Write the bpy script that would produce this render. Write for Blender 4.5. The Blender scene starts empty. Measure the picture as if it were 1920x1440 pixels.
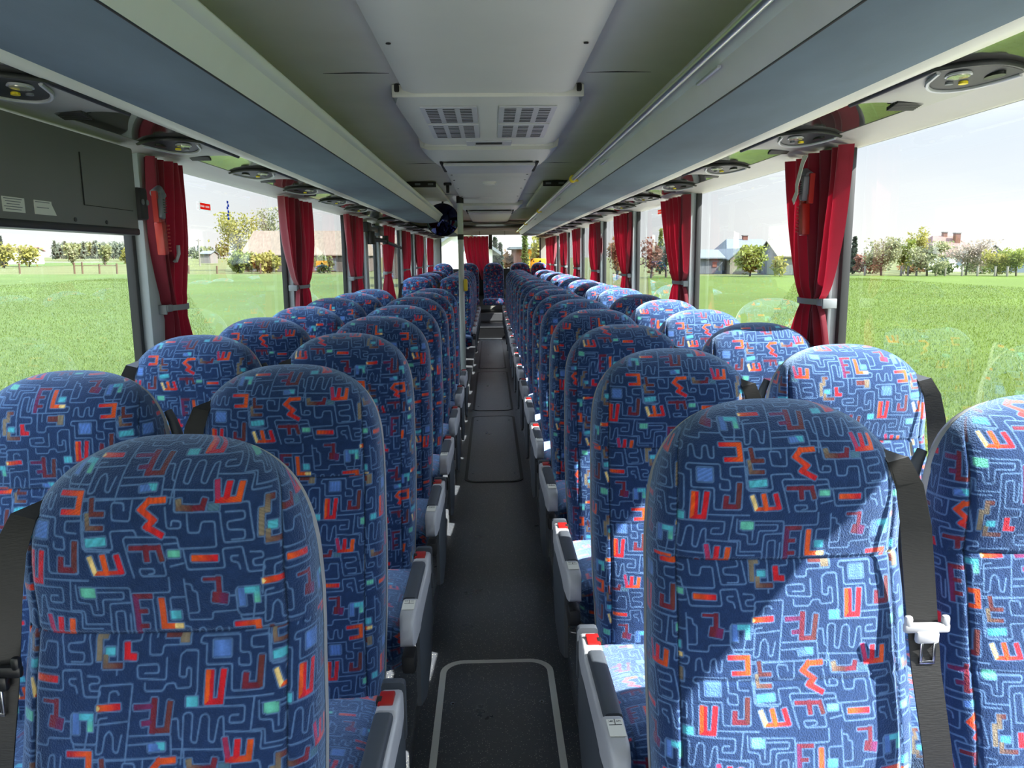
import bpy, bmesh, math, random
import numpy as np
from mathutils import Vector, Matrix

random.seed(7)
rng = np.random.default_rng(11)
scene = bpy.context.scene
COL = scene.collection
PI = math.pi

# ------------------------------------------------------------------ camera
F = 1440.0                      # focal length in pixels of the 1920x1440 frame
CZ = 1.49                       # camera height above the aisle floor
ROLL = 0.015
VPX, VPY = 920.0, 480.0         # where the length of the coach vanishes
dY = Vector(((VPX - 960) / F, (720 - VPY) / F, -1.0)).normalized()
up0 = Vector((-math.sin(ROLL), math.cos(ROLL), 0.0))
dZ = (up0 - dY * up0.dot(dY)).normalized()
dX = dY.cross(dZ)
RW = Matrix((dX, dY, dZ))        # cam -> world
cam_data = bpy.data.cameras.new('camera')
cam = bpy.data.objects.new('camera', cam_data)
COL.objects.link(cam)
cam.matrix_world = Matrix.Translation((0, 0, CZ)) @ RW.to_4x4()
cam_data.sensor_width = 36.0
cam_data.sensor_fit = 'HORIZONTAL'
cam_data.lens = F / 1920.0 * 36.0
cam_data.clip_start = 0.02
cam_data.clip_end = 3000
scene.camera = cam

def ray(px, py):
    return RW @ Vector(((px - 960) / F, (720 - py) / F, -1.0))

# ------------------------------------------------------------------ light
scene.view_settings.view_transform = 'Standard'
scene.view_settings.look = 'None'
scene.view_settings.gamma = 1.0
scene.view_settings.use_curve_mapping = False
scene.view_settings.exposure = 1.45
scene.cycles.use_denoising = True
scene.cycles.max_bounces = 8
scene.cycles.diffuse_bounces = 4
scene.cycles.glossy_bounces = 3
scene.cycles.transmission_bounces = 4
scene.cycles.transparent_max_bounces = 12
scene.cycles.caustics_reflective = False
scene.cycles.caustics_refractive = False
scene.cycles.sample_clamp_indirect = 6.0

sun_data = bpy.data.lights.new('sun', 'SUN')
sun_data.energy = 8.5
sun_data.angle = math.radians(0.6)
sun_data.color = (1.0, 0.96, 0.90)
sun = bpy.data.objects.new('sun', sun_data)
COL.objects.link(sun)
sdir = Vector((-1.0, 0.40, -1.05)).normalized()
sun.rotation_euler = sdir.to_track_quat('-Z', 'Y').to_euler()
sun.location = (20, -8, 24)

world = bpy.data.worlds.new('sky')
scene.world = world
world.use_nodes = True
wn, wl = world.node_tree.nodes, world.node_tree.links
wn.clear()
w_out = wn.new('ShaderNodeOutputWorld')
w_bg = wn.new('ShaderNodeBackground')
w_tc = wn.new('ShaderNodeTexCoord')
w_sep = wn.new('ShaderNodeSeparateXYZ')
w_map = wn.new('ShaderNodeMapping')
w_map.inputs['Scale'].default_value = (1, 1, 3.0)
w_noise = wn.new('ShaderNodeTexNoise')
w_noise.inputs['Scale'].default_value = 3.2
w_noise.inputs['Detail'].default_value = 5
w_cr = wn.new('ShaderNodeValToRGB')
w_cr.color_ramp.elements[0].position = 0.44
w_cr.color_ramp.elements[0].color = (0, 0, 0, 1)
w_cr.color_ramp.elements[1].position = 0.58
w_cr.color_ramp.elements[1].color = (1, 1, 1, 1)
w_sky = wn.new('ShaderNodeValToRGB')
e = w_sky.color_ramp.elements
e[0].position = 0.0
e[0].color = (0.42, 0.425, 0.43, 1)
e[1].position = 0.75
e[1].color = (1.5, 1.9, 2.6, 1)
m1 = e.new(0.13)
m1.color = (0.345, 0.378, 0.425, 1)
m2 = e.new(0.27)
m2.color = (0.43, 0.45, 0.47, 1)
m3 = e.new(0.42)
m3.color = (1.7, 1.9, 2.2, 1)
w_mix = wn.new('ShaderNodeMixRGB')
w_mix.inputs['Color2'].default_value = (1.06, 1.04, 1.01, 1)
w_mix.blend_type = 'MULTIPLY'
wl.new(w_tc.outputs['Generated'], w_sep.inputs[0])
wl.new(w_tc.outputs['Generated'], w_map.inputs['Vector'])
wl.new(w_map.outputs[0], w_noise.inputs['Vector'])
wl.new(w_noise.outputs[0], w_cr.inputs[0])
wl.new(w_sep.outputs['Z'], w_sky.inputs[0])
wl.new(w_sky.outputs[0], w_mix.inputs['Color1'])
wl.new(w_cr.outputs[0], w_mix.inputs['Fac'])
wl.new(w_mix.outputs[0], w_bg.inputs['Color'])
w_bg.inputs['Strength'].default_value = 1.0
wl.new(w_bg.outputs[0], w_out.inputs['Surface'])

# ------------------------------------------------------------------ helpers
def tag(o, label=None, cat=None, group=None, kind=None):
    if label: o['label'] = label
    if cat: o['category'] = cat
    if group: o['group'] = group
    if kind: o['kind'] = kind
    return o

def empty(name, loc=(0, 0, 0), label=None, cat=None, group=None):
    o = bpy.data.objects.new(name, None)
    o.empty_display_size = 0.05
    o.location = loc
    COL.objects.link(o)
    return tag(o, label, cat, group)

def link(name, me, parent=None, loc=None):
    o = bpy.data.objects.new(name, me)
    COL.objects.link(o)
    if parent: o.parent = parent
    if loc: o.location = loc
    return o

class MB:
    """collects shapes into one mesh"""
    def __init__(self):
        self.v = []; self.f = []; self.m = []; self.mats = []
    def mat(self, m):
        if m not in self.mats: self.mats.append(m)
        return self.mats.index(m)
    def add(self, vs, fs, m=None):
        b = len(self.v)
        k = self.mat(m) if m else 0
        self.v += [tuple(p) for p in vs]
        self.f += [tuple(b + i for i in f) for f in fs]
        self.m += [k] * len(fs)
    def box(self, c, s, m=None, bev=0.0, rot=None, seg=2):
        bm = bmesh.new()
        bmesh.ops.create_cube(bm, size=1.0)
        for v in bm.verts:
            v.co = Vector((v.co.x * s[0], v.co.y * s[1], v.co.z * s[2]))
        if bev > 0:
            bmesh.ops.bevel(bm, geom=bm.edges[:], offset=min(bev, 0.49 * min(s)), segments=seg, profile=0.5, affect='EDGES')
        M = Matrix.Translation(Vector(c))
        if rot is not None:
            M = M @ (rot.to_4x4() if isinstance(rot, Matrix) else Matrix.Rotation(rot, 4, 'Z'))
        bm.verts.ensure_lookup_table()
        for i, v in enumerate(bm.verts): v.index = i
        self.add([M @ v.co for v in bm.verts], [[v.index for v in f.verts] for f in bm.faces], m)
        bm.free()
    def tube(self, pts, r, m=None, n=10, cap=True):
        pts = [Vector(p) for p in pts]
        rs = r if isinstance(r, (list, tuple)) else [r] * len(pts)
        vs, fs = [], []
        prev = None
        for i, p in enumerate(pts):
            t = (pts[min(i + 1, len(pts) - 1)] - pts[max(i - 1, 0)]).normalized()
            if prev is None:
                a = Vector((0, 0, 1)) if abs(t.z) < 0.9 else Vector((1, 0, 0))
                nrm = t.cross(a).normalized()
            else:
                nrm = (prev - t * prev.dot(t)).normalized()
            prev = nrm
            b = t.cross(nrm)
            for k in range(n):
                an = 2 * PI * k / n
                vs.append(p + (nrm * math.cos(an) + b * math.sin(an)) * rs[i])
        for i in range(len(pts) - 1):
            for k in range(n):
                fs.append((i * n + k, i * n + (k + 1) % n, (i + 1) * n + (k + 1) % n, (i + 1) * n + k))
        if cap:
            fs.append(tuple(range(n - 1, -1, -1)))
            fs.append(tuple((len(pts) - 1) * n + k for k in range(n)))
        self.add(vs, fs, m)
    def ribbon(self, pts, wdirs, w, m=None, th=0.0025):
        """a strap: centre line, width direction at each point"""
        vs, fs = [], []
        P = [Vector(p) for p in pts]
        for i, p in enumerate(P):
            t = (P[min(i + 1, len(P) - 1)] - P[max(i - 1, 0)]).normalized()
            d = Vector(wdirs[i] if isinstance(wdirs, list) else wdirs)
            d = (d - t * d.dot(t)).normalized()
            nn = t.cross(d)
            ww = w[i] if isinstance(w, (list, tuple)) else w
            vs += [p - d * ww / 2 - nn * th / 2, p + d * ww / 2 - nn * th / 2, p + d * ww / 2 + nn * th / 2, p - d * ww / 2 + nn * th / 2]
        for i in range(len(P) - 1):
            for k in range(4):
                fs.append((i * 4 + k, i * 4 + (k + 1) % 4, (i + 1) * 4 + (k + 1) % 4, (i + 1) * 4 + k))
        fs.append((3, 2, 1, 0)); e0 = (len(P) - 1) * 4
        fs.append((e0, e0 + 1, e0 + 2, e0 + 3))
        self.add(vs, fs, m)
    def disc(self, c, nrm, r, h, m=None, n=20, rx=None, dome=0.0):
        """short cylinder along nrm; rx stretches first axis"""
        nrm = Vector(nrm).normalized()
        a = Vector((0, 1, 0)) if abs(nrm.y) < 0.9 else Vector((1, 0, 0))
        u = (a - nrm * a.dot(nrm)).normalized()
        w = nrm.cross(u)
        c = Vector(c)
        vs = []
        for zz in (0, h):
            for k in range(n):
                an = 2 * PI * k / n
                vs.append(c + u * math.cos(an) * (rx or r) + w * math.sin(an) * r + nrm * zz)
        fs = [(k, (k + 1) % n, n + (k + 1) % n, n + k) for k in range(n)]
        fs.append(tuple(range(n - 1, -1, -1)))
        vs.append(c + nrm * (h + dome))
        fs += [(n + k, n + (k + 1) % n, 2 * n) for k in range(n)]
        self.add(vs, fs, m)
    def grid(self, rows, m=None, closed=False):
        n = len(rows[0]); vs = [p for r in rows for p in r]; fs = []
        for i in range(len(rows) - 1):
            for k in range(n if closed else n - 1):
                k2 = (k + 1) % n
                fs.append((i * n + k, i * n + k2, (i + 1) * n + k2, (i + 1) * n + k))
        self.add(vs, fs, m)
    def sweepY(self, prof, y0, y1, m=None, ends=None, closed=False, n=1, cap=True):
        """profile list of (x,z) swept along Y; ends = list of extra y for each profile point at far end"""
        rows = []
        for i in range(n + 1):
            t = i / n
            rows.append([(x, y0 + (y1 + (ends[k] if ends else 0) - y0) * t, z) for k, (x, z) in enumerate(prof)])
        self.grid(rows, m, closed)
        if closed and cap:
            nn = len(prof)
            b = len(self.v) - nn * (n + 1)
            self.f.append(tuple(b + k for k in range(nn))); self.m.append(self.mat(m) if m else 0)
            self.f.append(tuple(b + n * nn + k for k in range(nn - 1, -1, -1))); self.m.append(self.mat(m) if m else 0)
    def mesh(self, name, smooth=40):
        me = bpy.data.meshes.new(name)
        me.from_pydata(self.v, [], self.f)
        for m in self.mats: me.materials.append(m)
        if len(self.mats) > 1: me.polygons.foreach_set('material_index', self.m)
        bm = bmesh.new(); bm.from_mesh(me)
        bmesh.ops.recalc_face_normals(bm, faces=bm.faces[:])
        bm.to_mesh(me); bm.free()
        if smooth:
            me.polygons.foreach_set('use_smooth', [True] * len(me.polygons))
            me.set_sharp_from_angle(angle=math.radians(smooth))
        me.update()
        return me
    def build(self, name, parent=None, loc=None, smooth=40):
        return link(name, self.mesh(name, smooth), parent, loc)

# ------------------------------------------------------------------ materials
def srgb(r, g, b):
    def f(c):
        c /= 255.0
        return c / 12.92 if c <= 0.04045 else ((c + 0.055) / 1.055) ** 2.4
    return (f(r), f(g), f(b), 1.0)

def setin(n, names, val):
    for k in names:
        if k in n.inputs:
            n.inputs[k].default_value = val
            return

def mat(name, col, rough=0.5, metal=0.0, noise=0.0, nscale=40.0, bump=0.0, bscale=200.0, spec=0.5, sheen=0.0, col2=None, stretch=None, coat=0.0, trans=None):
    m = bpy.data.materials.new(name); m.use_nodes = True
    nt = m.node_tree; N, L = nt.nodes, nt.links
    p = N['Principled BSDF']
    p.inputs['Base Color'].default_value = col
    p.inputs['Roughness'].default_value = rough
    p.inputs['Metallic'].default_value = metal
    setin(p, ['Specular IOR Level', 'Specular'], spec)
    if sheen: setin(p, ['Sheen Weight', 'Sheen'], sheen)
    if coat: setin(p, ['Coat Weight'], coat)
    tc = None
    def coord():
        nonlocal tc
        if tc is None:
            t = N.new('ShaderNodeTexCoord'); tc = t.outputs['Object']
            if stretch:
                mp = N.new('ShaderNodeMapping'); mp.inputs['Scale'].default_value = stretch
                L.new(tc, mp.inputs['Vector']); tc = mp.outputs[0]
        return tc
    if noise > 0 or col2:
        nz = N.new('ShaderNodeTexNoise'); nz.inputs['Scale'].default_value = nscale; nz.inputs['Detail'].default_value = 4
        L.new(coord(), nz.inputs['Vector'])
        mx = N.new('ShaderNodeMixRGB')
        c2 = col2 or tuple(min(1, c * (1 + noise)) for c in col[:3]) + (1,)
        c1 = col if col2 else tuple(c * (1 - noise) for c in col[:3]) + (1,)
        mx.inputs['Color1'].default_value = c1; mx.inputs['Color2'].default_value = c2
        cr = N.new('ShaderNodeValToRGB'); cr.color_ramp.elements[0].position = 0.35; cr.color_ramp.elements[1].position = 0.65
        L.new(nz.outputs[0], cr.inputs[0]); L.new(cr.outputs[0], mx.inputs['Fac'])
        L.new(mx.outputs[0], p.inputs['Base Color'])
    if bump > 0:
        nb = N.new('ShaderNodeTexNoise'); nb.inputs['Scale'].default_value = bscale; nb.inputs['Detail'].default_value = 3
        L.new(coord(), nb.inputs['Vector'])
        bp = N.new('ShaderNodeBump'); bp.inputs['Strength'].default_value = bump; bp.inputs['Distance'].default_value = 0.01
        L.new(nb.outputs[0], bp.inputs['Height']); L.new(bp.outputs[0], p.inputs['Normal'])
    if trans:
        out = N['Material Output']
        tr = N.new('ShaderNodeBsdfTranslucent'); tr.inputs['Color'].default_value = trans[1]
        ms = N.new('ShaderNodeMixShader'); ms.inputs[0].default_value = trans[0]
        L.new(p.outputs[0], ms.inputs[1]); L.new(tr.outputs[0], ms.inputs[2]); L.new(ms.outputs[0], out.inputs['Surface'])
    return m

M = {}
M['rack_blue'] = mat('blue grey felt panel', srgb(96, 112, 124), 0.85, noise=0.07, nscale=9, bump=0.05, bscale=400, stretch=(1, 0.35, 1))
M['rack_grey'] = mat('pale grey painted rack edge', srgb(230, 232, 228), 0.42, noise=0.02, nscale=6)
M['rack_grey_cool_lit'] = mat('pale grey rack edge with cool light tinted in', srgb(236, 230, 244), 0.42, noise=0.02, nscale=6)  # right face: same paint as the left, its cooler light tinted into the colour
M['rack_cream'] = mat('pale grey rack underside strip', srgb(220, 220, 204), 0.45)
M['trim_grey'] = mat('warm grey plastic trim', srgb(164, 162, 158), 0.5, noise=0.02, nscale=5)
M['ceil'] = mat('pale grey ceiling panel', srgb(196, 198, 192), 0.55, noise=0.02, nscale=3)
M['ceil_side'] = mat('grey ceiling lining', srgb(222, 222, 210), 0.7, noise=0.03, nscale=4)
M['mirror_strip'] = mat('glossy smoked strip', srgb(120, 118, 118), 0.06, metal=0.85)
M['black'] = mat('black rubber', srgb(18, 18, 20), 0.6)
M['blackgloss'] = mat('black plastic', srgb(22, 23, 26), 0.35)
M['eye'] = mat('charcoal lamp panel', srgb(44, 46, 48), 0.5, spec=0.25)
M['dgrey'] = mat('dark grey plastic', srgb(66, 72, 80), 0.45, noise=0.04, nscale=60)
M['mgrey'] = mat('mid grey plastic', srgb(110, 114, 122), 0.45, noise=0.03, nscale=30)
M['lgrey'] = mat('light grey plastic', srgb(176, 178, 184), 0.42, noise=0.02, nscale=30)
M['shell'] = mat('grey seat shell', srgb(170, 174, 176), 0.45)
M['pillar'] = mat('blue grey painted pillar', srgb(170, 180, 184), 0.45, noise=0.02, nscale=8)
M['gasket'] = mat('black window gasket', srgb(36, 38, 40), 0.5)
M['panel_dark'] = mat('charcoal display housing', srgb(120, 120, 117), 0.55, noise=0.04, nscale=3)
M['red'] = mat('red latch', srgb(150, 22, 20), 0.35)
M['hammer_red'] = mat('red hammer plastic', srgb(170, 40, 32), 0.4)
M['yellow'] = mat('yellow plastic', srgb(232, 208, 48), 0.4)
M['amber'] = mat('amber box', srgb(222, 150, 30), 0.5)
M['white'] = mat('white plastic', srgb(225, 226, 222), 0.4)
M['paper'] = mat('white sticker', srgb(224, 224, 216), 0.6)
M['film_white'] = mat('white window film', srgb(230, 230, 224), 0.6, trans=(0.85, srgb(240, 240, 236)))
M['ink'] = mat('printed ink', srgb(40, 42, 46), 0.6)
M['redink'] = mat('red printed ink', srgb(214, 60, 50), 0.6, trans=(0.85, srgb(240, 80, 60)))
M['blueink'] = mat('blue printed mark', srgb(70, 90, 150), 0.6, trans=(0.8, srgb(90, 120, 200)))
M['chrome'] = mat('bright metal', srgb(200, 202, 206), 0.22, metal=1.0)
M['rail'] = mat('brushed metal rail', srgb(190, 198, 186), 0.28, metal=0.9)
M['pole'] = mat('pale green grey painted pole', srgb(196, 208, 200), 0.35)
M['belt'] = mat('black woven belt', srgb(30, 30, 31), 0.45, bump=0.10, bscale=500, stretch=(0.15, 0.15, 1))
M['mirror'] = mat('convex mirror glass', srgb(34, 38, 66), 0.03, metal=1.0)
M['lens'] = mat('lamp lens', srgb(205, 205, 190), 0.15, metal=0.6)
M['cable'] = mat('dark slot', srgb(12, 12, 12), 0.8)
M['wall_low'] = mat('dark grey wall carpet', srgb(70, 72, 78), 0.9, noise=0.1, nscale=200)
M['wall_rear'] = mat('grey rear lining', srgb(150, 152, 146), 0.6)
M['curtain_tie'] = mat('light grey curtain clip', srgb(128, 134, 138), 0.45)
M['curtain'] = mat('dark red curtain cloth', srgb(120, 16, 40), 0.8, noise=0.06, nscale=30, sheen=0.4, bump=0.15, bscale=700, trans=(0.16, srgb(200, 24, 56)))
M['step'] = mat('black ribbed step', srgb(22, 23, 26), 0.4)
M['step_edge'] = mat('grey step edging', srgb(74, 76, 80), 0.4)
M['hatch_line'] = mat('grey hatch seam', srgb(236, 236, 230), 0.45)

def floor_mat():
    m = bpy.data.materials.new('speckled black vinyl'); m.use_nodes = True
    N, L = m.node_tree.nodes, m.node_tree.links
    p = N['Principled BSDF']; p.inputs['Roughness'].default_value = 0.36; setin(p, ['Specular IOR Level'], 0.8)
    t = N.new('ShaderNodeTexCoord')
    v = N.new('ShaderNodeTexVoronoi'); v.inputs['Scale'].default_value = 190; v.feature = 'F1'
    L.new(t.outputs['Object'], v.inputs['Vector'])
    wn_ = N.new('ShaderNodeSeparateColor'); L.new(v.outputs['Color'], wn_.inputs[0])
    a = N.new('ShaderNodeMath'); a.operation = 'LESS_THAN'; a.inputs[1].default_value = 0.26
    L.new(v.outputs['Distance'], a.inputs[0])
    b = N.new('ShaderNodeMath'); b.operation = 'GREATER_THAN'; b.inputs[1].default_value = 0.72
    L.new(wn_.outputs[0], b.inputs[0])
    c = N.new('ShaderNodeMath'); c.operation = 'MULTIPLY'
    L.new(a.outputs[0], c.inputs[0]); L.new(b.outputs[0], c.inputs[1])
    n = N.new('ShaderNodeTexNoise'); n.inputs['Scale'].default_value = 6; n.inputs['Detail'].default_value = 6
    L.new(t.outputs['Object'], n.inputs['Vector'])
    mx = N.new('ShaderNodeMixRGB'); mx.inputs[1].default_value = srgb(68, 72, 79); mx.inputs[2].default_value = srgb(79, 83, 90)
    L.new(n.outputs[0], mx.inputs[0])
    m2 = N.new('ShaderNodeMixRGB'); m2.inputs[2].default_value = srgb(190, 190, 176)
    L.new(c.outputs[0], m2.inputs[0]); L.new(mx.outputs[0], m2.inputs[1]); L.new(m2.outputs[0], p.inputs['Base Color'])
    r = N.new('ShaderNodeMapRange'); r.inputs[3].default_value = 0.25; r.inputs[4].default_value = 0.33
    L.new(n.outputs[0], r.inputs[0]); L.new(r.outputs[0], p.inputs['Roughness'])
    nb = N.new('ShaderNodeTexNoise'); nb.inputs['Scale'].default_value = 300
    L.new(t.outputs['Object'], nb.inputs['Vector'])
    bp = N.new('ShaderNodeBump'); bp.inputs['Strength'].default_value = 0.12; bp.inputs['Distance'].default_value = 0.01
    L.new(nb.outputs[0], bp.inputs['Height']); L.new(bp.outputs[0], p.inputs['Normal'])
    return m
M['floor'] = floor_mat()

def glass_mat():
    m = bpy.data.materials.new('window glass'); m.use_nodes = True
    N, L = m.node_tree.nodes, m.node_tree.links
    N.remove(N['Principled BSDF'])
    out = N['Material Output']
    tr = N.new('ShaderNodeBsdfTransparent'); tr.inputs['Color'].default_value = (0.93, 0.95, 0.93, 1)
    gl = N.new('ShaderNodeBsdfGlossy'); gl.inputs['Roughness'].default_value = 0.0
    gl.inputs['Color'].default_value = (0.95, 1.0, 0.97, 1)
    # reflectance of a pane, the same from both sides: 0.07 + 0.93 (1 - |cos|)^5
    ge = N.new('ShaderNodeNewGeometry')
    dt = N.new('ShaderNodeVectorMath'); dt.operation = 'DOT_PRODUCT'
    L.new(ge.outputs['Normal'], dt.inputs[0]); L.new(ge.outputs['Incoming'], dt.inputs[1])
    def mth(op, x, y=None):
        n = N.new('ShaderNodeMath'); n.operation = op
        L.new(x, n.inputs[0])
        if y is not None: n.inputs[1].default_value = y
        return n.outputs[0]
    c = mth('ABSOLUTE', dt.outputs['Value'])
    c = mth('MULTIPLY', c, -1.0); c = mth('ADD', c, 1.0); c = mth('POWER', c, 5.0); c = mth('MULTIPLY', c, 0.93); c = mth('ADD', c, 0.06)
    class fr: outputs = [c]
    mx = N.new('ShaderNodeMixShader')
    L.new(fr.outputs[0], mx.inputs[0]); L.new(tr.outputs[0], mx.inputs[1]); L.new(gl.outputs[0], mx.inputs[2])
    L.new(mx.outputs[0], out.inputs['Surface'])
    return m
M['glass'] = glass_mat()

def fabric_mat():
    m = bpy.data.materials.new('blue maze velour'); m.use_nodes = True
    N, L = m.node_tree.nodes, m.node_tree.links
    p = N['Principled BSDF']; p.inputs['Roughness'].default_value = 0.85
    setin(p, ['Specular IOR Level', 'Specular'], 0.15)
    setin(p, ['Sheen Weight'], 1.0); setin(p, ['Sheen Roughness'], 0.45)
    if 'Sheen Tint' in p.inputs: p.inputs['Sheen Tint'].default_value = (0.46, 0.66, 1.0, 1)
    a = N.new('ShaderNodeAttribute'); a.attribute_name = 'pattern'
    t = N.new('ShaderNodeTexCoord')
    n = N.new('ShaderNodeTexNoise'); n.inputs['Scale'].default_value = 55; n.inputs['Detail'].default_value = 8; n.inputs['Roughness'].default_value = 0.8
    L.new(t.outputs['Object'], n.inputs['Vector'])
    r = N.new('ShaderNodeMapRange'); r.inputs[1].default_value = 0.3; r.inputs[2].default_value = 0.7; r.inputs[3].default_value = 0.75; r.inputs[4].default_value = 1.25
    L.new(n.outputs[0], r.inputs[0])
    mm = N.new('ShaderNodeVectorMath'); mm.operation = 'SCALE'
    L.new(a.outputs['Color'], mm.inputs[0]); L.new(r.outputs[0], mm.inputs['Scale'])
    L.new(mm.outputs[0], p.inputs['Base Color'])
    nb = N.new('ShaderNodeTexNoise'); nb.inputs['Scale'].default_value = 420; nb.inputs['Detail'].default_value = 2
    L.new(t.outputs['Object'], nb.inputs['Vector'])
    bp = N.new('ShaderNodeBump'); bp.inputs['Strength'].default_value = 0.45; bp.inputs['Distance'].default_value = 0.004
    L.new(nb.outputs[0], bp.inputs['Height']); L.new(bp.outputs[0], p.inputs['Normal'])
    return m
M['fabric'] = fabric_mat()

POD = 0.08
ORD = ['first', 'second', 'third', 'fourth', 'fifth', 'sixth', 'seventh', 'eighth', 'ninth', 'tenth', 'eleventh', 'twelfth', 'thirteenth', 'fourteenth', 'fifteenth', 'sixteenth', 'seventeenth', 'eighteenth', 'nineteenth', 'twentieth']
# ------------------------------------------------------------------ the coach body
YF, YR = -2.6, 16.45             # front and rear of the modelled saloon
GX = 1.215                       # glass plane
WT, WS = CZ + 0.345, 0.80        # window top and sill
def struct(o, label=None):
    o['kind'] = 'structure'
    if label: o['label'] = label
    return o

mb = MB()
mb.box((0, (YF + 14.08) / 2, -0.03), (0.524, 14.08 - YF, 0.06), M['floor'])
struct(mb.build('floor'))
for s, nm in ((-1, 'left'), (1, 'right')):
    mb = MB()
    mb.box((s * (0.258 + 0.49), (YF + YR) / 2, POD / 2 - 0.03), (0.98, YR - YF, POD + 0.06), M['floor'], 0.006)
    struct(mb.build('floor_podium_' + nm))
    mb = MB()
    mb.box((s * (GX + 0.02), (YF + YR) / 2, WS / 2), (0.06, YR - YF, WS), M['wall_low'])
    mb.box((s * (GX + 0.01), (YF + YR) / 2, WS - 0.02), (0.06, YR - YF, 0.05), M['pillar'], 0.01)
    struct(mb.build('wall_' + nm))
# two steps at the end of the aisle
mb = MB()
mb.box((0, 14.70, 0.0875), (0.60, 1.24, 0.215), M['step'])
mb.box((0, 14.095, 0.187), (0.60, 0.03, 0.02), M['step_edge'], 0.003)
struct(mb.build('floor_step_lower'))
mb = MB()
mb.box((0, 15.875, 0.175), (2.3, 1.15, 0.39), M['step'])
mb.box((0, 15.31, 0.355), (0.62, 0.03, 0.035), M['step_edge'], 0.003)
mb.box((0, 15.297, 0.28), (0.60, 0.006, 0.12), M['step_edge'])
struct(mb.build('floor_step_upper'))

# ceiling: side linings curving down to the racks, a lower panel along the middle
for s, nm in ((-1, 'left'), (1, 'right')):
    mb = MB()
    prof = [(s * 0.30, CZ + 0.695), (s * 0.50, CZ + 0.70), (s * 0.72, CZ + 0.695), (s * 0.92, CZ + 0.67), (s * 1.08, CZ + 0.61), (s * 1.18, CZ + 0.52), (s * 1.235, CZ + 0.38)]
    prof2 = prof + [(x + s * 0.02 if abs(x) > 1 else x, z + 0.03) for x, z in reversed(prof)]
    mb.sweepY(prof2, YF, YR, M['ceil_side'], closed=True)
    for yj in (3.12, 6.05, 9.0, 11.9):
        mb.box((s * 0.55, yj, CZ + 0.6985), (0.48, 0.006, 0.003), M['cable'])
    struct(mb.build('ceiling_' + nm, smooth=30))
mb = MB()
def cpan(y0, y1, hw=0.36, z=0.66):
    prof = [(-hw, z + 0.045), (-hw + 0.012, z + 0.012), (-hw + 0.05, z), (hw - 0.05, z), (hw - 0.012, z + 0.012), (hw, z + 0.045)]
    mb.sweepY([(x, CZ + zz) for x, zz in prof] + [(hw, CZ + z + 0.06), (-hw, CZ + z + 0.06)], y0 + 0.003, y1 - 0.003, M['ceil'], closed=True)
for y0, y1 in ((YF, 0.9), (0.9, 3.31), (4.76, 6.7), (6.7, 9.05), (9.05, 10.0), (10.0, 12.6), (12.6, 15.9)):
    cpan(y0, y1)
for x in (-0.31, 0.31):
    for yy in (2.55, 6.5, 6.95, 8.8, 7.8):
        mb.disc((x, yy, CZ + 0.659), (0, 0, -1), 0.008, 0.003, M['cable'], 8)
struct(mb.build('ceiling_centre', smooth=30))
# rear wall with its window
mb = MB()
zt, zb = 1.925, 1.20
mb.box((0, YR, 0.55), (2.46, 0.06, 1.30), M['wall_rear'])
mb.box((0, YR - 0.0, (zt + 2.25) / 2), (2.46, 0.06, 2.25 - zt), M['wall_rear'])
for s in (-1, 1):
    mb.box((s * 1.14, YR, 1.56), (0.18, 0.06, 0.75), M['wall_rear'])
    mb.box((s * 1.045, YR - 0.02, 1.56), (0.03, 0.05, 0.75), M['gasket'])
mb.box((0, 15.9, 2.06), (2.3, 0.9, 0.06), M['ceil'], 0.02, Matrix.Rotation(math.radians(7), 3, 'X'))
for x in (-0.22, 0.30):
    mb.box((x, YR - 0.034, 2.0), (0.008, 0.004, 0.16), M['cable'])
mb.box((0, 16.36, 0.95), (2.3, 0.06, 0.56), M['black'], 0.01)
struct(mb.build('wall_rear', smooth=30))
mb = MB(); mb.add([(-1.06, YR + 0.01, 1.185), (1.06, YR + 0.01, 1.185), (1.06, YR + 0.01, 1.935), (-1.06, YR + 0.01, 1.935)], [(0, 1, 2, 3)], M['glass']); struct(mb.build('window_rear', smooth=0))

# side windows: pillars with black gaskets, panes between them
PL = [-1.1, 0.75, 2.69, 4.63, 6.5, 7.36, 8.2, 10.3, 12.05, 14.0, 16.2]
PR = [-2.2, -0.35, 2.66, 4.56, 6.40, 8.25, 10.15, 12.0, 13.95, 16.2]
wn_i = 0
for s, Ps, nm in ((-1, PL, 'left'), (1, PR, 'right')):
    for k, y in enumerate(Ps):
        mb = MB()
        wide = 0.13
        prof_x = s * (GX - 0.02)
        mb.box((prof_x, y + 0.045, (WS + WT) / 2), (0.06, wide, WT - WS + 0.06), M['pillar'], 0.012)
        mb.box((s * (GX - 0.004), y - 0.032, (WS + WT) / 2), (0.03, 0.026, WT - WS), M['gasket'], 0.004)
        mb.box((s * (GX - 0.002), y + 0.120, (WS + WT) / 2), (0.03, 0.022, WT - WS), M['pillar'], 0.004)
        struct(mb.build('trim_%s_pillar_%d' % (nm, k + 1)))
    edges = [YF] + Ps
    for a, b in zip(edges[:-1], edges[1:]):
        wn_i += 1
        mb = MB()
        gx, ga, gb = s * (GX + 0.012), a + 0.13, b - 0.04
        mb.add([(gx, ga, WS - 0.01), (gx, gb, WS - 0.01), (gx, gb, WT + 0.01), (gx, ga, WT + 0.01)], [(0, 1, 2, 3)], M['glass'])
        struct(mb.build('window_%d' % wn_i, smooth=0))

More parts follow.
